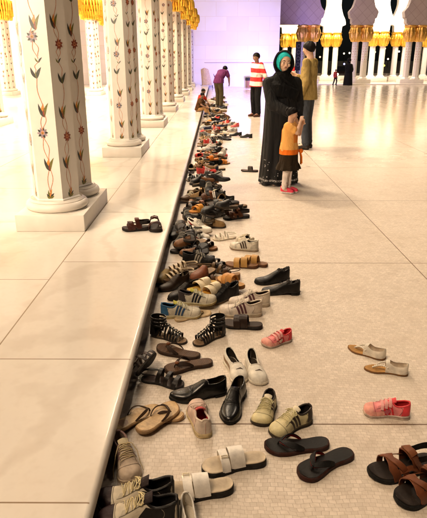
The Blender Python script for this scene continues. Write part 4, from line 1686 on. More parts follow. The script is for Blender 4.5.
    if bottom:
        b = MB()
        b.capsule(j['pel'] + Vector((0, 0, .03 * h)), j['pel'], .072 * u, .072 * u, 14)
        rnd = random.Random(3)
        for s in 'LR':
            b.capsule(j['pel'], j['hip' + s], .066 * u, .058 * u)
            if shorts:
                b.capsule(j['hip' + s], j['hip' + s].lerp(j['kne' + s], .8), .065 * u, .056 * u)
            else:
                b.capsule(j['hip' + s], j['kne' + s], .058 * u * leg, .046 * u * leg)
                an = j['ank' + s]
                b.capsule(j['kne' + s], an + (j['kne' + s] - an) * .06, .046 * u * leg, .040 * u * leg ** 1.6)
                for q in range(3):
                    p = j['kne' + s].lerp(an, .55 + .17 * q); b.sphere(p, .043 * u * leg, 10, sc_=(1.02, 1.05, .3))
        b.remeshed('trousers', bottom, root, min(vox, .008 * h), 4)
    for s in 'LR':
        if not shoe: break
        b = MB()
        a, t = j['ank' + s], j['toe' + s]
        d = Vector((t.x - a.x, t.y - a.y, 0)).normalized()
        base = Vector((a.x, a.y, max(0, a.z - .045 * h)))
        b.capsule(base - d * .015 * h + Vector((0, 0, .022 * h)), base + d * .03 * h + Vector((0, 0, .028 * h)), .028 * h, .027 * h)
        b.capsule(base + d * .03 * h + Vector((0, 0, .022 * h)), base + d * .098 * h + Vector((0, 0, .017 * h)), .028 * h, .022 * h)
        b.remeshed('shoe', cm('leather', shoe), root, .006 * h, 2)
    return root, j, hs, hr


def cloth_folds(k, strength=.75, zs=.42, scale=13):
    mp = k.n('ShaderNodeMapping'); mp.inputs['Scale'].default_value = (1, 1, zs)
    k.l(k.tc.outputs['Object'], mp.inputs[0])
    nf = k.noise(scale, 3, mp.outputs[0]); nf.inputs['Distortion'].default_value = .8
    bf = k.n('ShaderNodeBump'); bf.inputs['Strength'].default_value = strength; bf.inputs['Distance'].default_value = .05
    k.l(nf.outputs['Fac'], bf.inputs['Height']); k.l(bf.outputs[0], k.b.inputs['Normal'])


def stripe_cloth(name, c1, c2, period, phase=0.0):
    k = NT(name)
    sep = k.n('ShaderNodeSeparateXYZ'); k.l(k.tc.outputs['Object'], sep.inputs[0])
    n = k.noise(9, 3)
    z = k.math('MULTIPLY_ADD', n.outputs['Fac'], .02, sep.outputs['Z'])
    z = k.math('MULTIPLY_ADD', sep.outputs['X'], .06, z)
    f = k.math('FRACT', k.math('MULTIPLY_ADD', z, 1 / period, phase))
    c = k.mix(k.math('LESS_THAN', f, .5), c1, c2)
    k.l(c, k.b.inputs['Base Color']); k.b.inputs['Roughness'].default_value = .88
    cloth_folds(k)
    return k.m


# ---- woman in the black abaya
wp = ground(278.5, 184.5)
woman = empty('person', (wp.x, wp.y + .05, 0), R(12))
tag(woman, 'woman in long black abaya and scarf over a teal underscarf, hand on a child', 'person', 'people in the courtyard')
H = 1.63
hc = V(.012, -.03, 1.515)
hrot = Euler((R(6), R(4), R(-4))).to_matrix()
b = MB()
head_blobs(b, hc, .222, hrot)
b.capsule(V(0, .01, 1.32), V(0, -.01, 1.46), .055, .05)
b.capsule(V(0, .02, .95), V(0, .01, 1.28), .12, .11)
for s in (-1, 1):
    b.capsule(V(.06 * s, 0, 1.28), V(.17 * s, .01, 1.29), .07, .055)
    b.capsule(V(.08 * s, .0, .9), V(.09 * s, -.01, .48), .085, .06); b.capsule(V(.09 * s, -.01, .48), V(.08 * s, .02, .07), .06, .04)
    b.capsule(V(.08 * s, .02, .05), V(.09 * s, -.12, .03), .038, .03)
shR, elR, wrR = V(-.175, .0, 1.27), V(-.16, -.13, 1.03), V(.02, -.33, .93)
shL, elL, wrL = V(.18, .01, 1.27), V(.22, -.0, 1.0), V(.19, -.12, .78)
for a, e_, w_, sd in ((shR, elR, wrR, -1), (shL, elL, wrL, 1)):
    b.capsule(a, e_, .055, .045); b.capsule(e_, w_, .045, .028)
hand_blobs(b, wrR, V(.42, -.25, -.75), V(-.2, -.8, .5), 1.0, -1, .25)
hand_blobs(b, wrL, V(-.1, -.3, -.9), V(.9, -.1, 0), .95, 1, .4)
b.remeshed('body', cm('skin', (.62, .39, .27)), woman, .0058, 4)
face_parts(woman, hc, .222, hrot)

ABAYA = NT('abaya_cloth')
_n = ABAYA.noise(5, 4)
_sep = ABAYA.n('ShaderNodeSeparateXYZ'); ABAYA.l(ABAYA.tc.outputs['Object'], _sep.inputs[0])
_vo = ABAYA.n('ShaderNodeTexVoronoi'); _vo.inputs['Scale'].default_value = 26; ABAYA.l(ABAYA.tc.outputs['Object'], _vo.inputs['Vector'])
_dot = ABAYA.math('LESS_THAN', _vo.outputs['Distance'], .2)
_hem = ABAYA.math('MULTIPLY', ABAYA.math('LESS_THAN', _sep.outputs['Z'], .34), ABAYA.math('GREATER_THAN', ABAYA.noise(8, 2).outputs['Fac'], .52))
_bnd = ABAYA.math('LESS_THAN', ABAYA.math('ABSOLUTE', ABAYA.math('SUBTRACT', _sep.outputs['Z'], .075)), .012)
_bnd = ABAYA.math('MULTIPLY', _bnd, ABAYA.math('GREATER_THAN', ABAYA.noise(90, 1).outputs['Fac'], .48))
_bead = ABAYA.math('MAXIMUM', ABAYA.math('MULTIPLY', _dot, _hem), _bnd)
ABAYA.l(ABAYA.mix(_bead, (.0065, .006, .0065), (.34, .32, .30)), ABAYA.b.inputs['Base Color'])
ABAYA.b.inputs['Roughness'].default_value = .78
cloth_folds(ABAYA, .9, .16, 11)
ABAYA.b.inputs['Specular IOR Level'].default_value = .25
b = MB()
rows = []
n = 60
for i in range(31):
    g = i / 30
    z = 1.30 - 1.285 * g
    rx = pchip([0, .12, .3, .5, .75, 1], [.17, .195, .205, .215, .235, .262])(g)
    ry = pchip([0, .12, .3, .5, .75, 1], [.10, .15, .165, .165, .18, .21])(g)
    row = []
    for k in range(n):
        a = 2 * PI * k / n
        fold = 1 + (.015 + .06 * g ** 1.5) * math.sin(7 * a + 1.3 * g + math.sin(3 * a)) + .025 * g * math.sin(13 * a + 2)
        row.append(V(rx * fold * math.cos(a) + .0, ry * fold * math.sin(a) + .01, z + (.012 * math.sin(5 * a) if i == 30 else 0)))
    rows.append(row)
i0 = b.grid(rows, 0, cv=True)
b.face([i0 + k for k in range(n)][::-1]); b.face([i0 + 30 * n + k for k in range(n)])
for s, a, e_, w_ in ((-1, shR, elR, wrR), (1, shL, elL, wrL)):
    b.capsule(V(.05 * s, .01, 1.29), a, .095, .075)
    b.capsule(a, e_, .082, .078)
    end = e_.lerp(w_, .93)
    b.capsule(e_, end, .078, .056)
    for q in range(5):
        p = a.lerp(e_, .2 + .2 * q); b.sphere(p, .083, 10, sc_=(1, 1, .3))
    for q in range(4):
        p = e_.lerp(end, .2 + .22 * q); b.sphere(p, .073, 10, sc_=(.5, 1, .9))
b.remeshed('abaya', ABAYA.m, woman, .0085, 3)


def hood(b, c, s, axis, cone, r, sc_, n=26, wob=.0):
    """shell round the head, open in a cone about axis"""
    ax = axis.normalized()
    t1 = ax.orthogonal().normalized(); t2 = ax.cross(t1)
    rows = []
    for i in range(n + 1):
        th = cone + (PI - cone) * i / n
        row = []
        for j in range(40):
            ph = 2 * PI * j / 40
            d = ax * math.cos(th) + (t1 * math.cos(ph) + t2 * math.sin(ph)) * math.sin(th)
            rr = r * (1 + wob * math.sin(6 * ph + 4 * th))
            row.append(c + Vector((d.x * sc_[0], d.y * sc_[1], d.z * sc_[2])) * rr)
        rows.append(row)
    b.grid(rows, 0, cv=True)


b = MB(); hood(b, hc + V(0, .022, .0), 1, hrot @ V(.0, -1, -.12), R(47), .112, (.93, 1.05, 1.16))
b.build('underscarf', cm('cloth', (.02, .36, .36)), woman)
b = MB()
hood(b, hc + V(0, .034, .0), 1, hrot @ V(-.36, -1, .26), R(53), .122, (.98, 1.06, 1.2), wob=.02)
for k in range(3):
    hood(b, hc + V(.0, .036, -.004 * k), 1, hrot @ V(-.36, -1, .25), R(53 + 4 * k), .122 + .005 * k, (.98, 1.05, 1.18), n=20, wob=.015)
b.build('headscarf', cm('cloth', (.007, .0065, .007)), woman)
b = MB()
rows = []
for q, (z, rx, ry, yc) in enumerate(((1.412, .082, .088, .0), (1.39, .10, .10, .0), (1.35, .135, .112, .0), (1.30, .185, .122, .0), (1.25, .222, .142, -.005), (1.19, .226, .165, -.012), (1.12, .20, .178, -.02), (1.06, .17, .178, -.03))):
    rows.append([V(rx * math.cos(a) * (1 + .02 * math.sin(6 * a + q)), yc + ry * math.sin(a) * (1 + .05 * math.sin(4 * a + q * .8) * (q > 1)), z - .05 * math.sin(a * 1.0) * (q > 4) + .03 * math.sin(2 * a) * (q > 3)) for a in [2 * PI * k / 56 for k in range(56)]])
i0 = b.grid(rows, 0, cv=True); b.face([i0 + k for k in range(56)]); b.face([i0 + 7 * 56 + k for k in range(56)])
for x0, x1, dz in ((-.09, .06, 0), (-.08, .03, -.05), (-.06, .10, .03)):
    b.tube([V(x0, -.095, 1.37 + dz * .3), V((x0 + x1) / 2 - .03, -.145, 1.28 + dz), V(x1, -.175, 1.2 + dz)], .012, 8)
b.remeshed('scarf_drape', cm('cloth', (.007, .0065, .007)), woman, .008, 4)

# ---- small child in front of her
cp = ground(287, 192.5)
CH = 1.08
chJ = dict(ankL=(.035, .0, .045), ankR=(-.035, .03, .045), kneL=(.035, -.005, .25), kneR=(-.035, .015, .25), hipL=(.04, 0, .47), hipR=(-.04, 0, .47), pel=(0, 0, .50), wai=(0, 0, .57),
           che=(0, 0, .68), nek=(0, -.005, .775), hed=(0, -.02, .88), shoL=(.092, 0, .75), shoR=(-.092, 0, .75), elbL=(.115, -.08, .655), elbR=(-.10, -.11, .69),
           wriL=(.055, -.12, .76), wriR=(-.02, -.12, .80), toeL=(.04, -.085, .02), toeR=(-.035, -.055, .02))
CTOP = NT('child_top_cloth')
_s = CTOP.n('ShaderNodeSeparateXYZ'); CTOP.l(CTOP.tc.outputs['Object'], _s.inputs[0])
_m = CTOP.math('MULTIPLY', CTOP.math('GREATER_THAN', _s.outputs['Z'], .62), CTOP.math('LESS_THAN', CTOP.math('ABSOLUTE', _s.outputs['X']), .075))
CTOP.l(CTOP.mix(CTOP.math('MULTIPLY', _m, CTOP.math('LESS_THAN', _s.outputs['Z'], .80)), (.70, .34, .08), (.70, .21, .02)), CTOP.b.inputs['Base Color'])
CTOP.b.inputs['Roughness'].default_value = .85
cloth_folds(CTOP)
child, cj, chs, chr_ = human((cp.x, cp.y, 0), R(68), CH, 'small child in orange top, dark ruffled skirt and white tights beside the woman', J=chJ,
                             skin=SKIN, top=CTOP.m, bottom=cm('cloth', (.76, .66, .60)), shoe=None, sleeve='short', head_rot=(R(12), 0, R(10)), hair='bun', face=True, top_len=.48, bulk=1.05, leg=.78, group='people in the courtyard')
for o in [x for x in col.objects if x.parent == child and x.name.startswith('trousers')]:
    o.name = 'tights'
b = MB()
rows = []
for i in range(13):
    g = i / 12
    z = (.575 - .30 * g) * CH
    r = pchip([0, .3, .8, .81, 1], [.088, .112, .125, .13, .158])(g) * CH
    rows.append([V(r * (1 + (.03 + .07 * (g > .8)) * math.sin(9 * a) + .02 * math.sin(4 * a)) * math.cos(a), r * .85 * (1 + (.03 + .07 * (g > .8)) * math.sin(9 * a)) * math.sin(a), z) for a in [2 * PI * k / 54 for k in range(54)]])
b.grid(rows, 0, cv=True)
b.build('skirt', cm('cloth', (.035, .024, .013)), child)
b = MB()
rows = []
for z in (.445, .475, .5):
    rows.append([V(.122 * CH * math.cos(a), .106 * CH * math.sin(a), z * CH) for a in [2 * PI * k / 36 for k in range(36)]])
b.grid(rows, 0, cv=True)
b.tube([V(.06, -.125, .5), V(.075, -.14, .44), V(.08, -.145, .36)], .018, 8, flat=.4); b.tube([V(.085, -.115, .5), V(.11, -.125, .43), V(.12, -.125, .34)], .018, 8, flat=.4)
b.sphere(V(.07, -.13, .51), .028, 8)
b.build('sash', cm('cloth', (.75, .17, .02)), child)
for a in (cj['ankL'], cj['ankR']):
    pl = dict(shoe_parts(shoe_slipon, dict(L=.17, W=.066, up=(.75, .06, .10), lin=(.55, .05, .07), sole=(.72, .66, .6), mark=(.8, .6, .55), open_to=.39)))
    c = mesh_obj('shoe', pl['upper'], child, (a.x, a.y - .045, .002))
    c.rotation_euler = (0, 0, -PI / 2)
    for pn in ('sole', 'lining', 'collar'):
        mesh_obj(pn, pl[pn], c)

# ---- man in the tan shirt, seen from behind
mp = ground(305, 148.5)
human((mp.x, mp.y, 0), R(-122), 1.86, 'man in tan shirt and dark jeans seen from behind, beside the woman in black',
      J=dict(elbL=(.13, .035, .64), wriL=(.125, -.015, .50), elbR=(-.13, -.03, .64), wriR=(-.09, -.15, .68), ankL=(.065, .03, .045), toeL=(.085, -.065, .02), kneL=(.06, .0, .285)),
      top=cm('cloth', (.28, .20, .075)), bottom=cm('cloth', (.06, .066, .078)), head_rot=(R(8), 0, R(-12)), bulk=.92, top_len=.47, face=True, group='people in the courtyard')

# ---- man in the striped rugby shirt
sp = ground(255.5, 116.5)
human((sp.x, sp.y, 0), R(-52), 1.74, 'man in red and white striped shirt and black trousers standing alone',
      J=dict(elbL=(.155, .05, .64), wriL=(.11, .085, .50), elbR=(-.14, .05, .63), wriR=(-.10, .0, .53)), skin=SKIN_D,
      top=stripe_cloth('red_white_stripes', (.55, .02, .02), (.78, .68, .6), .235, .32), bottom=cm('cloth', (.012, .012, .014)), shoe=(.10, .045, .025), head_rot=(R(10), 0, R(-8)), bulk=1.05, top_len=.475, group='people in the courtyard')

# ---- man in purple bending over the shoes
pp = ground(219, 107)
human((pp.x, pp.y, 0), R(152), 1.58, 'man in purple shirt and olive trousers bending over the shoe row',
      J=dict(pel=(0, .03, .53), hipL=(.05, .03, .51), hipR=(-.05, .03, .51), wai=(0, -.01, .62), che=(0, -.13, .69), nek=(0, -.215, .745), hed=(0, -.285, .785), shoL=(.09, -.18, .725), shoR=(-.09, -.18, .725),
             elbL=(.135, -.20, .60), elbR=(-.135, -.20, .60), wriL=(.10, -.27, .49), wriR=(-.12, -.25, .49), ankL=(.075, -.07, .045), toeL=(.085, -.16, .02), kneL=(.065, -.06, .285)),
      skin=SKIN_D, top=cm('cloth', (.11, .025, .085)), bottom=cm('cloth', (.075, .06, .035)), head_rot=(R(25), 0, 0), sleeve='short', bulk=1.05, top_len=.50, group='people in the courtyard')

# ---- children sitting on the edge of the step
for (u, v, hh, rot, topc, botc, lab) in ((201.5, 113, 1.10, R(62), (.50, .05, .03), (.03, .025, .02), 'child in a red top with dark hair sitting on the step, farther of the two'),
                                        (204.5, 116.5, 1.0, R(70), (.09, .045, .02), (.35, .20, .09), 'child in a brown top and tan trousers sitting on the step, nearer of the two')):
    q = ground(u, v)
    s = .33
    human((EDGE - .10 + (0 if s else 0), q.y, PH - .40 * hh), rot, hh, lab,
          J=dict(pel=(0, 0, .46), hipL=(.05, 0, .45), hipR=(-.05, 0, .45), wai=(0, -.02, .55), che=(0, -.06, .665), nek=(0, -.10, .755), hed=(0, -.14, .86), shoL=(.10, -.08, .73), shoR=(-.10, -.08, .73),
                 kneL=(.07, -.235, .50), kneR=(-.07, -.235, .50), ankL=(.07, -.31, .30), ankR=(-.07, -.31, .30), toeL=(.075, -.40, .275), toeR=(-.075, -.40, .275),
                 elbL=(.15, -.16, .60), elbR=(-.15, -.16, .60), wriL=(.09, -.27, .53), wriR=(-.09, -.27, .53)),
          skin=SKIN_D, top=cm('cloth', topc), bottom=cm('cloth', botc), sleeve='short', head_rot=(R(22), 0, 0), top_len=.44, group='children on the step')

# ---- more distant people
q = ground(294.5, 106)
human((q.x + .05, q.y + 2.5, 0), R(160), 1.7, 'person in a red and white shirt half hidden behind the woman in black', skin=SKIN_D,
      top=stripe_cloth('red_white_panels', (.6, .03, .03), (.75, .65, .6), .33, .1), bottom=cm('cloth', (.02, .02, .025)), vox=.02, group='people in the courtyard')
q = V(at_depth(349.5, 37.0), 37.0, 0)
fw = empty('person', q, R(20))
tag(fw, 'distant woman in a black robe standing by the far arcade columns', 'person', 'people in the courtyard')
b = MB(); head_blobs(b, V(0, 0, 1.47), .21, Matrix.Identity(3)); b.capsule(V(0, 0, .3), V(0, 0, 1.4), .1, .05)
b.remeshed('body', SKIN_D, fw, .016, 3)
b = MB()
b.lathe([(.30, 0), (.27, .4), (.22, .9), (.23, 1.15), (.2, 1.26), (.08, 1.32)], 30)
for s in (-1, 1):
    b.capsule(V(.18 * s, 0, 1.22), V(.24 * s, -.05, .95), .08, .07); b.capsule(V(.24 * s, -.05, .95), V(.13 * s, -.2, .85), .07, .055)
b.capsule(V(0, .05, 1.3), V(0, .03, 1.48), .1, .12); b.sphere(V(0, .035, 1.52), .135, 10)
b.remeshed('robe', cm('cloth', (.009, .008, .009)), fw, .02, 3)
q = V(at_depth(336.5, 36.4), 36.4, 0)
human(q, R(30), .98, 'tiny distant child in a dark red top running near the far arcade', skin=SKIN_D, top=cm('cloth', (.30, .05, .05)), bottom=cm('cloth', (.03, .03, .04)),
      J=dict(kneL=(.05, -.1, .29), ankL=(.05, -.05, .07), toeL=(.05, -.12, .035), kneR=(-.05, .03, .29), ankR=(-.05, .13, .06), toeR=(-.05, .08, .02)), vox=.014, group='people in the courtyard')

# ------------------------------------------------------------------ things by the far wall and in the night beyond
q = ground(247, 85.2)
t = empty('litter_bin', (q.x, min(q.y, 34.3), 0))
tag(t, 'bronze litter bin with a black top standing against the far wall', 'bin')
b = MB(); b.lathe([(.20, 0), (.215, .02), (.23, .36), (.235, .38)], 24); b.build('bin_body', cm('leather', (.24, .12, .07)), t)
b = MB(); b.lathe([(.25, .38), (.262, .39), (.262, .53), (.25, .55), (.14, .552), (.12, .5)], 24); b.build('bin_lid', cm('rubber', (.02, .018, .018)), t)

q = ground(210, 86.6)
t = empty('folded_stroller', (q.x - .05, 33.2, 0), R(10))
tag(t, 'beige padded buggy seat standing upright by the last columns and far wall', 'stroller')
b = MB()
rows = []
for i in range(14):
    g = i / 13
    w = .30 * (1 - .25 * g) * (1 if g < .85 else math.sqrt(max(0.02, 1 - ((g - .85) / .15) ** 2)))
    x0 = -.10 - .16 * g
    z = .16 + .95 * g
    rows.append([V(x0 - w * 1.0, -.05, z), V(x0 - w * .6, -.13 - .02 * math.sin(g * 20), z), V(x0, -.15 - .02 * math.sin(g * 20), z), V(x0 + w * .6, -.13 - .02 * math.sin(g * 20), z), V(x0 + w, -.05, z), V(x0 + w * .5, .06, z), V(x0 - w * .5, .06, z)])
i0 = b.grid(rows, 0, cv=True); b.face([i0 + k for k in range(7)]); b.face([i0 + 13 * 7 + k for k in range(7)])
b.build('padded_seat', cm('cloth', (.60, .44, .26)), t)
b = MB()
for s in (-1, 1):
    b.tube([V(-.1 + .27 * s, .08, .08), V(-.16 + .25 * s, .07, .6), V(-.24 + .2 * s, .07, 1.05)], .012, 6)
b.tube([V(-.37, .08, .1), V(.17, .08, .1)], .012, 6)
b.build('frame', cm('metal', (.4, .38, .36)), t)
for s in (-1, 1):
    b = MB(); b.tube([V(-.1 + .3 * s + .03 * s, .08 + .075 * math.cos(a), .085 + .075 * math.sin(a)) for a in [2 * PI * k / 16 for k in range(16)]], .014, 6, closed=True)
    b.sphere(V(-.1 + .33 * s, .08, .085), .03, 6)
    b.build('wheel', cm('rubber', (.03, .03, .03)), t)

# loudspeaker panel with round drivers by the far wall corner
x = at_depth(297.8, 36.9)
t = empty('loudspeaker', (x, 36.9, 0))
tag(t, "black loudspeaker with pale round drivers, between the heads of the woman and tan man", 'loudspeaker')
b = MB(); b.box((-.15, -.14, .9), (.15, .14, 2.6), 0, .02); b.build('cabinet', cm('rubber', (.02, .02, .022)), t)
for k in range(4):
    b = MB(); b.lathe([(.015, -.02), (.07, -.015), (.095, .0), (.11, .010), (.122, .0), (.122, -.02)], 20)
    o = b.build('driver', cm('rubber', (.10, .095, .09)), t); o.location = (0, -.145, 1.25 + .36 * k); o.rotation_euler = (PI / 2, 0, 0)
b = MB(); b.lathe([(.30, 0), (.30, .03), (.04, .05), (.035, .9)], 16); b.build('stand', cm('metal', (.1, .1, .1)), t)

# car with its headlights on beyond the arcade
CY = 62
t = empty('parked_car', (at_depth(340, CY), CY, -.58), 0)
tag(t, 'dark car with two glowing headlights in the night beyond the far arcade', 'car')
b = MB()
secs = [(-2.1, .55, .42), (-2.05, .8, .75), (-1.2, .86, .92), (-.6, .88, .98), (.0, .88, 1.0), (1.6, .88, 1.0), (2.1, .8, .85), (2.15, .6, .5)]
rows = [[V(-w, y, .28), V(-w * 1.02, y, .55), V(-w * .96, y, z), V(w * .96, y, z), V(w * 1.02, y, .55), V(w, y, .28)] for y, w, z in secs]
i0 = b.grid(rows, 0, cv=True); b.face([i0 + k for k in range(6)]); b.face([i0 + 42 + k for k in range(6)])
b.build('body', cm('gloss', (.03, .02, .02)), t)
b = MB()
rows = [[V(-w, y, .97), V(-w * .8, y + d, z), V(w * .8, y + d, z), V(w, y, .97)] for y, w, z, d in ((-.65, .80, .98, .0), (-.1, .82, 1.42, .1), (1.0, .82, 1.45, 0), (1.75, .8, 1.0, 0))]
i0 = b.grid(rows, 0, cv=True)
b.build('cabin', cm('gloss', (.015, .015, .02)), t)
for s in (-1, 1):
    b = MB(); b.sphere(V(.62 * s, -2.08, .70), .13, 10, sc_=(1.1, .4, .9)); b.build('headlight', mat('headlight_glow', (1, .9, .7), emit=(1, .78, .45), estr=14), t)
    for yy in (-1.3, 1.35):
        b = MB(); b.tube([V(.80 * s, yy + .23 * math.cos(a), .32 + .23 * math.sin(a)) for a in [2 * PI * k / 20 for k in range(20)]], .09, 8, closed=True)
        b.sphere(V(.83 * s, yy, .32), .2, 8, sc_=(.3, 1, 1)); b.build('wheel', cm('rubber', (.015, .015, .015)), t)

# street lamps of the city
for u, v, D_, c, lab in ((335, 66, 150, (.45, .25, 1), 'distant violet street lamp just above the car headlights'), (344.2, 64, 150, (.5, .5, 1), 'distant blue white street lamp left of the far woman in black'),
                         (344, 53.5, 190, (1, .85, .6), 'distant warm street lamp high between the dark arches'), (349.5, 53, 190, (1, .9, .7), 'distant street lamp beside the bronze column capitals, leftmost of a close pair'),
                         (375, 52, 190, (1, .8, .5), 'distant street lamp glowing between bright white columns'), (385, 48.5, 200, (1, .85, .6), 'distant high street lamp left of a bright white column'),
                         (388, 59, 170, (1, .75, .6), 'distant low street lamp in the gap between bright columns'), (399, 51.5, 190, (1, .9, .85), 'distant white street lamp near the right bronze capitals'),
                         (384, 67, 140, (.9, .75, .1), 'distant yellow street lamp lowest in the gap'), (416, 62, 170, (1, .8, .6), 'distant street lamp at the right edge between columns'),
                         (320, 57, 180, (1, .6, .3), 'distant dim orange street lamp left of the free standing white columns')):
    d = CROT @ Vector(((u - 213.5) / FPX, -(v - 259.0) / FPX, -1.0))
    p = d / d.y * D_ + Vector((0, 0, CAM_H))
    t = empty('street_lamp', (p.x, p.y, -.6))
    tag(t, lab, 'street lamp', 'city street lamps in the night')
    hgt = max(p.z + .6, .8)
    b = MB(); b.tube([V(0, 0, 0), V(0, 0, hgt - .2)], [.09, .05], 8); b.lathe([(.2, 0), (.2, .1), (.1, .2)], 10); b.build('pole', cm('metal', (.08, .08, .08)), t)
    b = MB(); b.sphere(V(0, 0, hgt), .0012 * D_ + .05, 8); b.build('globe', mat('lamp_globe', c, emit=c, estr=3), t)

# ------------------------------------------------------------------ shoes, near ones first
G1 = 'shoes left along the foot of the step'
CREAM, IVORY, TAN = (.62, .52, .36), (.72, .67, .58), (.50, .31, .13)
DKBR, BRN = (.06, .032, .018), (.13, .06, .03)

put(shoe_sneaker, (132, 483), (119, 449), 'beige and mauve lace-up sneaker close to the step, toe towards the camera, one lace trailing', G1, L=.235, W=.094,
    up=(.50, .40, .31), lin=(.30, .22, .18), sole=(.58, .47, .34), out=(.4, .3, .2), lace=(.58, .47, .28), heel=(.22, .14, .13), tongue=(.55, .48, .33), stripe=(.24, .15, .15), untied=True)
PAIRB = dict(up=(.62, .55, .43), lin=(.02, .018, .018), sole=(.50, .42, .32), out=(.12, .1, .08), lace=(.70, .60, .36), toe=(.045, .028, .03), heel=(.016, .014, .014), heel_to=.40, tongue=(.04, .03, .03), W=.102)
put(shoe_sneaker, (99, 506), (173, 502), 'black and cream sneaker with yellow laces at the bottom edge, farther of its pair', G1, L=.285, **PAIRB)
put(shoe_sneaker, (101, 525), (177, 521), 'black and cream sneaker with yellow laces cut by the bottom edge, nearer of its pair', G1, L=.285, side=-1, **PAIRB)
SLW = dict(sole=(.02, .016, .013), bed=(.60, .50, .37), strap=(.80, .76, .70), bands=((.47, .060), (.66, .034)), buckle=(.8, .72, .55), th=.030, W=.098)
put(shoe_slide, (165, 497), (232, 489), 'white buckled slide sandal with a dark sole, nearer the camera of the pair', G1, L=.265, **SLW)
put(shoe_slide, (203, 472), (264, 462), 'white buckled slide sandal with a dark sole, farther and right one of the pair', G1, L=.265, side=-1, **SLW)
put(shoe_slipon, (192, 548), (186, 509), 'small white shoe with a pale insole poking in at the bottom edge', G1, L=.17, W=.072, up=(.70, .66, .6), lin=(.66, .6, .5), sole=(.7, .66, .6), open_to=.70)
FFB = dict(sole=(.36, .23, .12), bed=(.56, .39, .21), strap=(.06, .035, .02), fin='leather', print_=(.40, .25, .16), strapw=.013, th=.014)
put(shoe_flipflop, (186, 418), (129, 414), 'beige flip-flop lying underneath two others, its round end sticking out to the right', G1, L=.25, W=.085, t_side=.5, **FFB)
put(shoe_flipflop, (157, 409), (114, 431), 'long beige thong flip-flop with a dark heel print, its heel against the step', G1, L=.25, W=.096, z=.012, **FFB)
put(shoe_flipflop, (174, 407), (141, 432), 'broad beige thong flip-flop with a brown strap, right one of two crossing', G1, L=.25, W=.104, z=.018, side=-1, **dict(FFB, print_=None))
put(shoe_sneaker, (194, 402), (207, 444), 'pale pink sneaker with a bright red lining, heel towards the camera', G1, L=.245, W=.096, up=(.62, .46, .38), lin=(.80, .05, .09), sole=(.62, .5, .3), out=(.5, .38, .2), lace=(.66, .5, .42), heel=(.60, .5, .42), tongue=(.55, .12, .12))
put(shoe_dress, (165, 401), (231, 391), 'black leather dress shoe with a creased toe pointing left to the step', G1, L=.285, W=.102)
put(shoe_dress, (225, 430), (242, 387), 'black leather dress shoe pointing towards the camera, beside pale slip-ons', G1, L=.285, W=.102, side=-1)
put(shoe_slipon, (243, 387), (227, 358), 'white slip-on shoe with dark toe mark and brown side panel, left of its pair', G1, L=.25, stripe=(.30, .19, .11), W=.094)
put(shoe_slipon, (262, 390), (249, 358), 'white sporty slip-on shoe with a small dark toe mark, right one of its pair', G1, L=.25, W=.094, side=-1)
CB = dict(up=(.62, .55, .33), lin=(.03, .025, .025), sole=(.10, .08, .05), out=(.05, .04, .03), stripe=(.06, .045, .04), lace=(.66, .6, .36), heel=(.05, .04, .035), tongue=(.68, .62, .48), W=.094)
put(shoe_sneaker, (257, 431), (272, 399), 'cream child sneaker with black stripes and its tongue out, left one of its pair', G1, L=.205, **CB)
put(shoe_sneaker, (271, 437), (309, 420), 'cream child sneaker with black stripes touching a black flip-flop, right one of its pair', G1, L=.225, side=-1, **CB)
FFK = dict(sole=(.05, .018, .012), bed=(.016, .014, .013), strap=(.012, .011, .011), under=(.40, .03, .02), strapw=.026, W=.104, th=.02)
put(shoe_flipflop, (262, 450), (331, 445), 'black foam flip-flop lying just below the striped cream sneaker', G1, L=.275, **FFK)
put(shoe_flipflop, (296, 480), (353, 453), 'black foam flip-flop with a red lined strap, nearer the camera of its pair', G1, L=.275, side=-1, **FFK)
put(shoe_sport_sandal, (366, 479), (436, 463), 'brown leather strap sandal with a black sole at the right edge, farther of the pair', G1, L=.285)
put(shoe_sport_sandal, (392, 506), (459, 481), 'brown leather strap sandal with a black sole at the right edge, nearer of the pair', G1, L=.285, side=-1)
PK = dict(up=(.74, .24, .24), stripe=(.62, .04, .05), lin=(.55, .04, .05), sole=(.62, .50, .44), out=(.5, .38, .3), velcro=(.76, .38, .35), heart=(.42, .10, .13), heel=(.66, .06, .07), tongue=(.6, .08, .09), toe=(.72, .33, .27), W=.088)
put(shoe_sneaker, (361, 412), (411, 417), 'pink and red child sneaker with hook straps and a heart, alone at the right', G1, L=.205, side=-1, **PK)
put(shoe_sneaker, (261, 347), (292, 339), 'pink and red child sneaker with hook straps, alone right of the black slide', G1, L=.19, side=1, **dict(PK, up=(.72, .20, .20), heart=(.66, .5, .42)))
TL = dict(up=(.74, .68, .58), bed=(.46, .25, .08), W=.086)
put(shoe_toe_loop, (347, 347), (386, 360), 'white heel-cup thong sandal with a tan footbed, farther one of the pair', G1, L=.22, **TL)
put(shoe_toe_loop, (361, 368), (411, 375), 'white heel-cup thong sandal with a tan footbed, nearer one of the pair', G1, L=.22, side=-1, **TL)
BF = dict(sole=(.05, .028, .016), bed=(.10, .055, .032), strap=(.035, .02, .012), strapw=.022, knot=(.16, .06, .025), th=.02, ribs=True)
put(shoe_flipflop, (154, 348), (203, 360), 'brown ribbed flip-flop with a leather knot, below the gladiator sandals', G1, L=.265, **BF)
put(shoe_flipflop, (160, 373), (216, 363), 'brown ribbed flip-flop with a leather knot, overlapping the tip of the black dress shoe', G1, L=.265, side=-1, **BF)
put(shoe_strappy, (180, 386), (146, 380), 'black strappy sandal with curling straps between the step and the dress shoe', G1, L=.225, sole=(.015, .012, .01), bed=(.04, .025, .02), strap=(.016, .012, .01), n=3, w=.022)
q = ground(137, 374)
add_shoe(shoe_strappy, dict(L=.21, W=.08, sole=(.02, .014, .01), bed=(.25, .15, .06), strap=(.03, .015, .01), n=3, w=.02, side=-1), (EDGE + .062, q.y, .055), R(72),
         'dark strappy sandal with a gold brown footbed standing on its side against the step', G1, tilt=(R(4), R(-68)))
GL = dict(W=.082)
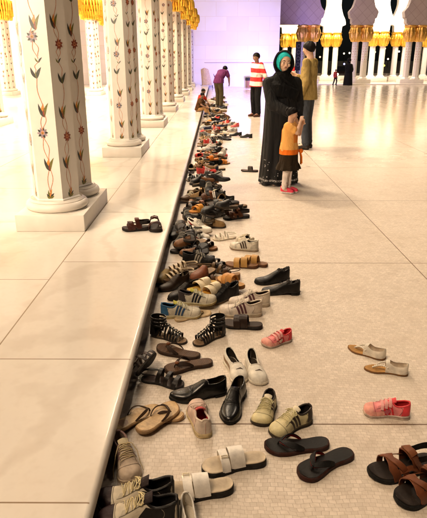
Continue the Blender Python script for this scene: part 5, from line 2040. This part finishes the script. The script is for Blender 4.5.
put(shoe_gladiator, (190, 344), (149, 334), 'black gladiator sandal with ankle cuff, nearest the step, toe meeting its twin', G1, L=.235, **GL)
put(shoe_gladiator, (191, 347), (226, 333), 'black gladiator sandal with ankle cuff and studs, right one of the pair', G1, L=.225, side=-1, **GL)
BW = dict(up=(.62, .57, .46), lin=(.05, .06, .08), sole=(.55, .5, .36), out=(.45, .33, .14), stripe=(.05, .09, .17), heel=(.05, .13, .24), lace=(.62, .6, .45), tongue=(.55, .52, .12), midstripe=(.60, .55, .36))
put(shoe_sneaker, (201, 316), (161, 317), 'blue, white and yellow running shoe nearest the step, above the gladiator sandals', G1, L=.255, **BW)
put(shoe_sneaker, (211, 303), (184, 303), 'grey and navy running shoe tucked behind the blue and yellow one', G1, L=.25, z=.03, side=-1, **dict(BW, heel=(.06, .05, .05), stripe=(.03, .03, .04)))
put(shoe_flipflop, (213, 312), (172, 322), 'thin tan flip-flop sole peeping out under the blue running shoe', G1, L=.25, W=.09, sole=(.5, .36, .2), bed=(.55, .42, .26), strap=(.3, .2, .1), th=.010, strapw=.012)
WA = dict(up=(.66, .58, .5), lin=(.12, .08, .07), sole=(.62, .54, .42), out=(.4, .3, .2), stripe=(.13, .06, .07), lace=(.74, .68, .58), heel=(.60, .52, .42), W=.1)
put(shoe_sneaker, (219, 314), (262, 315), 'white running shoe with three dark stripes, nearer of the pair left of black loafers', G1, L=.275, **WA)
put(shoe_sneaker, (228, 306), (270, 305), 'white running shoe with three dark stripes, farther of the pair left of black loafers', G1, L=.275, side=-1, **WA)
put(shoe_slide, (226, 325), (259, 328), 'black slide sandal with a broad strap behind the studded gladiator sandal', G1, L=.245, sole=(.02, .016, .014), bed=(.05, .03, .02), strap=(.035, .022, .016), bands=((.46, .05), (.62, .04)), cross=False)
LF = dict(collar=1.28, open_to=.22, tongueup=True, finish='leather', crease=False, pointed=False, W=.098)
put(shoe_dress, (254, 284), (290, 280), 'black slip-on ankle loafer, farther of the pair standing clear at the right of the heap', G1, L=.27, **LF)
put(shoe_dress, (261, 293), (300, 294), 'black slip-on ankle loafer, nearer of the pair standing clear at the right of the heap', G1, L=.27, side=-1, **LF)
TS_ = dict(sole=(.12, .055, .025), bed=(.22, .11, .05), strap=(.52, .30, .10), bands=((.40, .05), (.62, .045)), th=.022)
put(shoe_slide, (224, 265), (259, 268), 'tan two-strap slide sandal, nearer one of the tan pair', G1, L=.265, **TS_)
put(shoe_slide, (236, 262), (268, 267), 'tan two-strap slide sandal, farther one of the tan pair', G1, L=.265, side=-1, **TS_)
put(shoe_sneaker, (231, 248), (257, 251), 'white sneaker with dark stripes just behind the tan slides', G1, L=.255, up=(.68, .63, .53), sole=(.62, .56, .45), stripe=(.08, .06, .05), lin=(.1, .08, .06), lace=(.7, .66, .55))
put(shoe_sneaker, (241, 242), (250, 247), 'off-white sneaker leaning behind the striped white sneaker', G1, L=.25, up=(.64, .57, .45), sole=(.6, .54, .42), lin=(.16, .12, .09))
put(shoe_strappy, (216, 240), (233, 238), 'small white strappy sandal lying between white sneakers', G1, L=.22, sole=(.6, .52, .4), bed=(.64, .56, .44), strap=(.74, .7, .6), n=3)
WS = dict(up=(.74, .69, .6), lin=(.10, .06, .05), sole=(.70, .64, .54), swoosh=(.22, .03, .03), lace=(.74, .7, .62), W=.1)
put(shoe_sneaker, (214, 243), (180, 236), 'white sneaker with a dark red curved flash in front of the black heap', G1, L=.285, z=.012, **WS)
put(shoe_sneaker, (213, 235), (186, 228), 'white sneaker with a dark red curved flash, farther one of its pair', G1, L=.285, side=-1, z=.02, **WS)
put(shoe_slide, (224, 281), (238, 287), 'orange tan slide sandal at the right fringe of the heap', G1, L=.25, sole=(.2, .09, .03), bed=(.55, .3, .1), strap=(.50, .24, .07), bands=((.42, .05), (.62, .04)), z=.03)
put(shoe_strappy, (212, 280), (235, 279), 'brown wooden-soled sandal above the orange tan slide', G1, L=.25, sole=(.24, .12, .05), bed=(.32, .17, .07), strap=(.08, .04, .02), n=2, heel=.03, w=.025)
put(shoe_slide, (187, 294), (218, 284), 'cream and yellow wide-strap slide in the middle of the heap', G1, L=.25, sole=(.5, .4, .25), bed=(.66, .42, .1), strap=(.74, .64, .46), bands=((.44, .06), (.64, .05)), z=.035)
put(shoe_slide, (198, 300), (229, 289), 'cream and orange wide-strap slide crossing a yellow one', G1, L=.25, sole=(.5, .4, .25), bed=(.62, .32, .06), strap=(.74, .64, .46), bands=((.44, .06), (.64, .05)), side=-1, z=.04)
put(shoe_sneaker, (212, 303), (233, 296), 'black low sneaker half under the cream and orange slide', G1, L=.27, up=(.02, .018, .017), lin=(.03, .03, .03), sole=(.05, .045, .04), lace=(.04, .04, .04))
put(shoe_dress, (160, 292), (188, 282), 'dark brown pointed loafer with its toe against the step', G1, L=.275, up=(.035, .022, .015), finish='leather', open_to=.39)
put(shoe_dress, (170, 300), (197, 291), 'black pointed loafer lying across the front of the dark brown loafer', G1, L=.275, up=(.016, .013, .012), finish='leather', open_to=.39, side=-1)
ST = dict(sole=(.05, .03, .015), bed=(.12, .07, .03), strap=(.58, .47, .32), n=4, w=.016)
put(shoe_strappy, (168, 273), (196, 268), 'dark sandal with pale cross straps in the heap, farther one of the pair', G1, L=.25, z=.045, **ST)
put(shoe_strappy, (165, 281), (192, 275), 'dark sandal with pale cross straps in the heap, nearer one of the pair', G1, L=.25, z=.03, side=-1, **ST)
put(shoe_clog, (158, 284), (174, 277), 'olive tan mule lying close to the step by the pale strapped sandals', G1, L=.24, up=(.26, .19, .09), bed=(.42, .3, .15))
put(shoe_strappy, (224, 268), (201, 262), 'black thick-strapped sandal left of the tan slides', G1, L=.25, sole=(.02, .017, .015), bed=(.08, .05, .03), strap=(.025, .02, .018), n=3, w=.026)
put(shoe_strappy, (226, 273), (205, 271), 'dark bronze sandal between the black sandal and a brown clog', G1, L=.25, sole=(.03, .02, .015), bed=(.1, .06, .03), strap=(.12, .07, .03), n=3, w=.022)
put(shoe_clog, (193, 282), (213, 272), 'reddish brown clog in the middle of the heap', G1, L=.26, up=(.20, .075, .04), z=.03)
put(shoe_dress, (189, 262), (198, 252), 'black boot-like shoe standing heel up among strapped sandals', G1, L=.26, up=(.018, .015, .014), finish='leather', collar=1.2, z=.03, open_to=.34)
put(shoe_slide, (167, 254), (203, 248), 'long black slide sandal reaching to the foot of the step', G1, L=.27, sole=(.02, .017, .015), bed=(.03, .022, .018), strap=(.02, .016, .014))
put(shoe_slide, (214, 250), (196, 246), 'brown wedge slide with a shiny dark strap below the white sneakers', G1, L=.25, sole=(.17, .08, .03), bed=(.26, .13, .06), strap=(.05, .03, .02), wedge=.02, fin='gloss')
put(shoe_dress, (171, 243), (178, 228), 'black shoe wedged upright along the step beside the red-flash sneaker', G1, L=.26, up=(.016, .013, .012), finish='leather', z=.01)
# a pair that somebody left up on the walkway
SS = dict(L=.235, sole=(.02, .014, .012), strap=(.06, .022, .015), bed=(.035, .02, .014), tab=(.09, .03, .02))
a = ground(136, 230, PH)
add_shoe(shoe_sport_sandal, SS, a, R(188), 'dark brown sandal on the raised walkway, left one pointing away from the step', 'pair of sandals on the raised walkway')
a = ground(155.5, 229, PH)
add_shoe(shoe_sport_sandal, dict(SS, side=-1), a, R(-80), 'dark brown sandal on the raised walkway, right one pointing at the camera', 'pair of sandals on the raised walkway')
# singles out on the open floor
put(shoe_slide, (241, 171), (258, 172), 'dark slide sandal lying alone on the floor left of the woman in black', G1, L=.255, sole=(.03, .02, .015), bed=(.1, .06, .04), strap=(.05, .035, .025), bands=((.45, .06),))
put(shoe_dress, (240, 137.5), (252, 138), 'black shoe farthest right of the row, level with the striped man', G1, L=.27, finish='leather')
put(shoe_dress, (230, 136), (241, 136), 'black shoe next to the one farthest right of the row', G1, L=.27, finish='leather', side=-1)

# ------------------------------------------------------------------ the heap farther along the step
HM = {}
CELL = .04


def settle(pos, ang, L, W, hgt):
    """rest height of a shoe on what already lies below it"""
    cells = set()
    ca, sa = math.cos(ang), math.sin(ang)
    for i in range(9):
        for k in range(3):
            x = (i / 8 - .5) * L * .86; y = (k - 1) * W * .33
            cells.add((int((pos[0] + x * ca - y * sa) / CELL), int((pos[1] + x * sa + y * ca) / CELL)))
    hs = sorted(HM.get(c, 0) for c in cells)
    z = hs[int(len(hs) * .72)] * .8
    for c in cells:
        HM[c] = max(HM.get(c, 0), z + hgt)
    return z


PAL = [
    ('black leather loafer', shoe_dress, dict(up=(.016, .014, .013), finish='leather', open_to=.39)),
    ('glossy black dress shoe', shoe_dress, dict(up=(.012, .011, .011))),
    ('grey-striped black sneaker', shoe_sneaker, dict(up=(.022, .02, .02), lin=(.03, .03, .03), sole=(.16, .14, .12), stripe=(.4, .36, .3), lace=(.3, .28, .24))),
    ('black slide sandal', shoe_slide, dict(sole=(.02, .018, .016), bed=(.05, .035, .025), strap=(.02, .018, .016))),
    ('dark brown strap sandal', shoe_sport_sandal, dict(strap=(.09, .04, .02))),
    ('white sneaker', shoe_sneaker, dict(up=(.70, .65, .58), lin=(.12, .09, .08), sole=(.68, .62, .54), lace=(.74, .7, .62))),
    ('olive flip-flop', shoe_flipflop, dict(sole=(.06, .05, .025), bed=(.16, .13, .06), strap=(.04, .035, .02))),
    ('black thong flip-flop', shoe_flipflop, dict(sole=(.02, .018, .016), bed=(.03, .025, .022), strap=(.015, .013, .012))),
    ('tan strappy sandal', shoe_strappy, dict(strap=(.42, .26, .11), bed=(.35, .2, .09), n=3, w=.018)),
    ('black strappy sandal', shoe_strappy, dict(strap=(.018, .016, .014), bed=(.1, .07, .04), n=4)),
    ('brown clog', shoe_clog, dict(up=(.15, .07, .03))),
    ('grey running shoe', shoe_sneaker, dict(up=(.26, .24, .22), lin=(.04, .04, .04), sole=(.55, .5, .44), stripe=(.06, .06, .07), lace=(.5, .48, .42))),
    ('orange sandal', shoe_slide, dict(sole=(.2, .09, .03), bed=(.4, .2, .08), strap=(.62, .22, .04))),
    ('red and white sneaker', shoe_sneaker, dict(up=(.56, .06, .05), lin=(.1, .05, .05), sole=(.66, .6, .54), stripe=(.72, .66, .6), lace=(.7, .66, .6))),
    ('cream slide sandal', shoe_slide, dict(sole=(.3, .22, .14), bed=(.5, .4, .28), strap=(.68, .6, .48))),
    ('olive brown moccasin', shoe_dress, dict(up=(.09, .06, .025), finish='leather', open_to=.39, pointed=False)),
    ('navy slip-on shoe', shoe_slipon, dict(up=(.025, .03, .06), lin=(.3, .25, .2), mark=None)),
    ('bronze mule', shoe_clog, dict(up=(.2, .12, .05), bed=(.3, .2, .1))),
    ('black clog', shoe_clog, dict(up=(.018, .016, .015), bed=(.12, .08, .05))),
    ('pale grey slip-on shoe', shoe_slipon, dict(up=(.5, .47, .44), lin=(.08, .07, .06), mark=None)),
]
DARK = [3, 4, 7, 9, 9, 3, 4, 2, 0, 18, 10, 2, 17, 9, 3]
MIX = [1, 3, 4, 5, 6, 7, 8, 9, 10, 11, 12, 13, 14, 15, 16, 17, 19, 3, 9, 4, 5, 2, 8, 14, 5, 0, 9, 3]
used = {}
HG = {'shoe_sneaker': .085, 'shoe_dress': .07, 'shoe_slide': .06, 'shoe_sport_sandal': .07, 'shoe_flipflop': .03, 'shoe_strappy': .05, 'shoe_clog': .075, 'shoe_slipon': .06}


def where(u, v):
    if v > 232: z = 'in front of the red-flash sneakers'
    elif v > 205: z = 'just behind the red-flash sneakers'
    elif v > 188: z = 'in the dark heap before the blue slippers'
    elif v > 168: z = 'in the row level with the child'
    elif v > 155: z = 'in the row level with the woman'
    elif v > 143: z = 'in the row level with the tan man'
    elif v > 128: z = 'in the row near the lone black pair'
    elif v > 113: z = 'in the row level with the striped man'
    else: z = 'around the bending man'
    g = ground(u, v)
    s = g.x - EDGE
    return z, (' against the step' if s < .2 else ' in mid row' if s < .42 else ' on the open side')


def heap(v0, v1, n, u_r, pal, seed, stack=True):
    """n shoes strewn between two photo rows, from the step to photo column u_r(v)"""
    rnd = random.Random(seed)
    y0, y1 = ground(213, v0).y, ground(213, v1).y
    i = 0
    pts = []
    for k in range(n):
        y = y0 + (y1 - y0) * (k + rnd.random()) / n
        # width of the row at that depth
        vv = v0 + (v1 - v0) * 0
        pts.append((y, rnd.random()))
    for y, r in pts:
        xr = u_r(y)
        x = EDGE + .10 + (xr - EDGE - .10) * (r ** .9)
        lo = None
        for tries in range(120):
            nm, fn, kw = PAL[rnd.choice(pal)]
            # photo row of this spot, for the label
            zc = y * math.cos(PITCH) + CAM_H * math.sin(PITCH)
            v = 259 + FPX * (CAM_H * math.cos(PITCH) - y * math.sin(PITCH)) / zc
            u = 216 + FPX * x / zc
            z, s = where(u, v)
            lab = nm + ' ' + z.replace('in the row', s.strip().replace('the open side', 'the open side of the row').replace('the step', 'the step in the row') if 'mid' not in s else 'in mid row', 1) if 'in the row' in z else nm + s + ' ' + z
            if lab not in used: break
        used[lab] = used.get(lab, 0) + 1
        kw = dict(kw)
        sd = rnd.choice((-1, 1)); kw['side'] = sd
        base = rnd.choice((PI, PI, 0, PI * .85, -PI * .85, PI * .6, -PI / 2, .3))
        ang = base + rnd.uniform(-.35, .35)
        if x - EDGE < .16: ang = rnd.choice((1, -1)) * (PI / 2) + rnd.uniform(-.4, .4) if rnd.random() < .6 else ang
        L = rnd.choice((.24, .26, .28)); kw['L'] = L
        x = max(x, EDGE + .06 + abs(math.cos(ang)) * L * .5)
        hgt = HG[fn.__name__]
        z = settle((x, y), ang, L, .1, hgt) if stack else 0
        tilt = (rnd.uniform(-.16, .16) if z > .02 else 0, rnd.uniform(-.2, .2) if z > .02 else (0 if rnd.random() < .9 else R(75)))
        if tilt[1] > 1: z += .045
        add_shoe(fn, kw, (x, y, z), ang, lab, 'shoes heaped along the far part of the step', tilt)


def line(*pts):
    f = pchip([p[0] for p in pts], [p[1] for p in pts])
    return f


def wx(u, v): return ground(u, v).x
def wy(v): return ground(213, v).y


# right hand limit of the heap in metres, from the photo
LIM = line((wy(232), wx(232, 232)), (wy(215), wx(238, 215)), (wy(205), wx(236, 205)), (wy(197), wx(224, 197)), (wy(188), wx(210, 188)), (wy(176), wx(210, 176)), (wy(168), wx(224, 168)), (wy(156), wx(226, 156)),
           (wy(150), wx(216, 150)), (wy(140), wx(228, 140)), (wy(130), wx(234, 130)), (wy(122), wx(228, 122)), (wy(112), wx(224, 112)), (wy(104), wx(226, 104)), (wy(96), wx(226, 96)))
for gx in range(-12, 4):
    for gy in range(int(wy(275) / CELL), int(wy(238) / CELL) + 1):
        HM[(gx, gy)] = .045
heap(268, 240, 9, lambda y: -.06, DARK, 21)
heap(228, 197, 34, LIM, DARK, 11)
heap(197, 181, 13, LIM, MIX, 12)
heap(172, 150, 30, LIM, MIX, 13)
heap(150, 128, 44, LIM, MIX, 14)
heap(128, 113, 36, LIM, MIX, 15)
heap(113, 98, 34, LIM, MIX, 16)
# notable colours in the heap
put(shoe_slide, (196, 181), (211, 183), 'bright blue slipper in the row, nearer one of the blue pair', G1, L=.25, sole=(.05, .04, .3), bed=(.08, .06, .45), strap=(.10, .08, .62), z=.03)
put(shoe_slide, (200, 177), (216, 178), 'bright blue slipper in the row, farther one of the blue pair', G1, L=.25, sole=(.05, .04, .3), bed=(.08, .06, .45), strap=(.10, .08, .62), side=-1, z=.03)
put(shoe_slide, (219, 189), (203, 186), 'olive brown sandal pointing right below the blue slippers', G1, L=.26, sole=(.04, .03, .02), bed=(.12, .08, .05), strap=(.09, .06, .035))
put(shoe_clog, (192, 166), (191, 174), 'cream tan shoe wedged upright by the step beyond the blue slippers', G1, L=.25, up=(.55, .42, .25), bed=(.5, .4, .25), z=.03)
put(shoe_slide, (205, 161), (217, 160), 'bright orange sandal on top of the row level with the woman', G1, L=.25, sole=(.3, .1, .03), bed=(.55, .2, .04), strap=(.72, .22, .03), z=.08)
put(shoe_slide, (192, 213), (206, 210), 'orange tan sandal shining out of the black heap', G1, L=.25, sole=(.25, .1, .03), bed=(.55, .25, .06), strap=(.6, .26, .05), z=.07)
put(shoe_sneaker, (182, 202), (199, 199), 'brown sneaker with white trim at the front of the black heap', G1, L=.27, up=(.12, .07, .04), sole=(.5, .42, .32), stripe=(.6, .54, .45), z=.01)
put(shoe_sneaker, (204, 197), (226, 201), 'black sneaker with a bold white band on top of the dark heap', G1, L=.28, up=(.02, .018, .017), stripe=(.72, .66, .58), sole=(.05, .045, .04), z=.08)
put(shoe_sneaker, (231, 128), (239, 127), 'pink red sneaker on top of the row level with the striped man', G1, L=.25, up=(.66, .12, .12), sole=(.7, .6, .55), z=.08)

sc.view_settings.view_transform = 'Standard'
sc.view_settings.look = 'None'
sc.view_settings.exposure = 0
sc.view_settings.gamma = 1
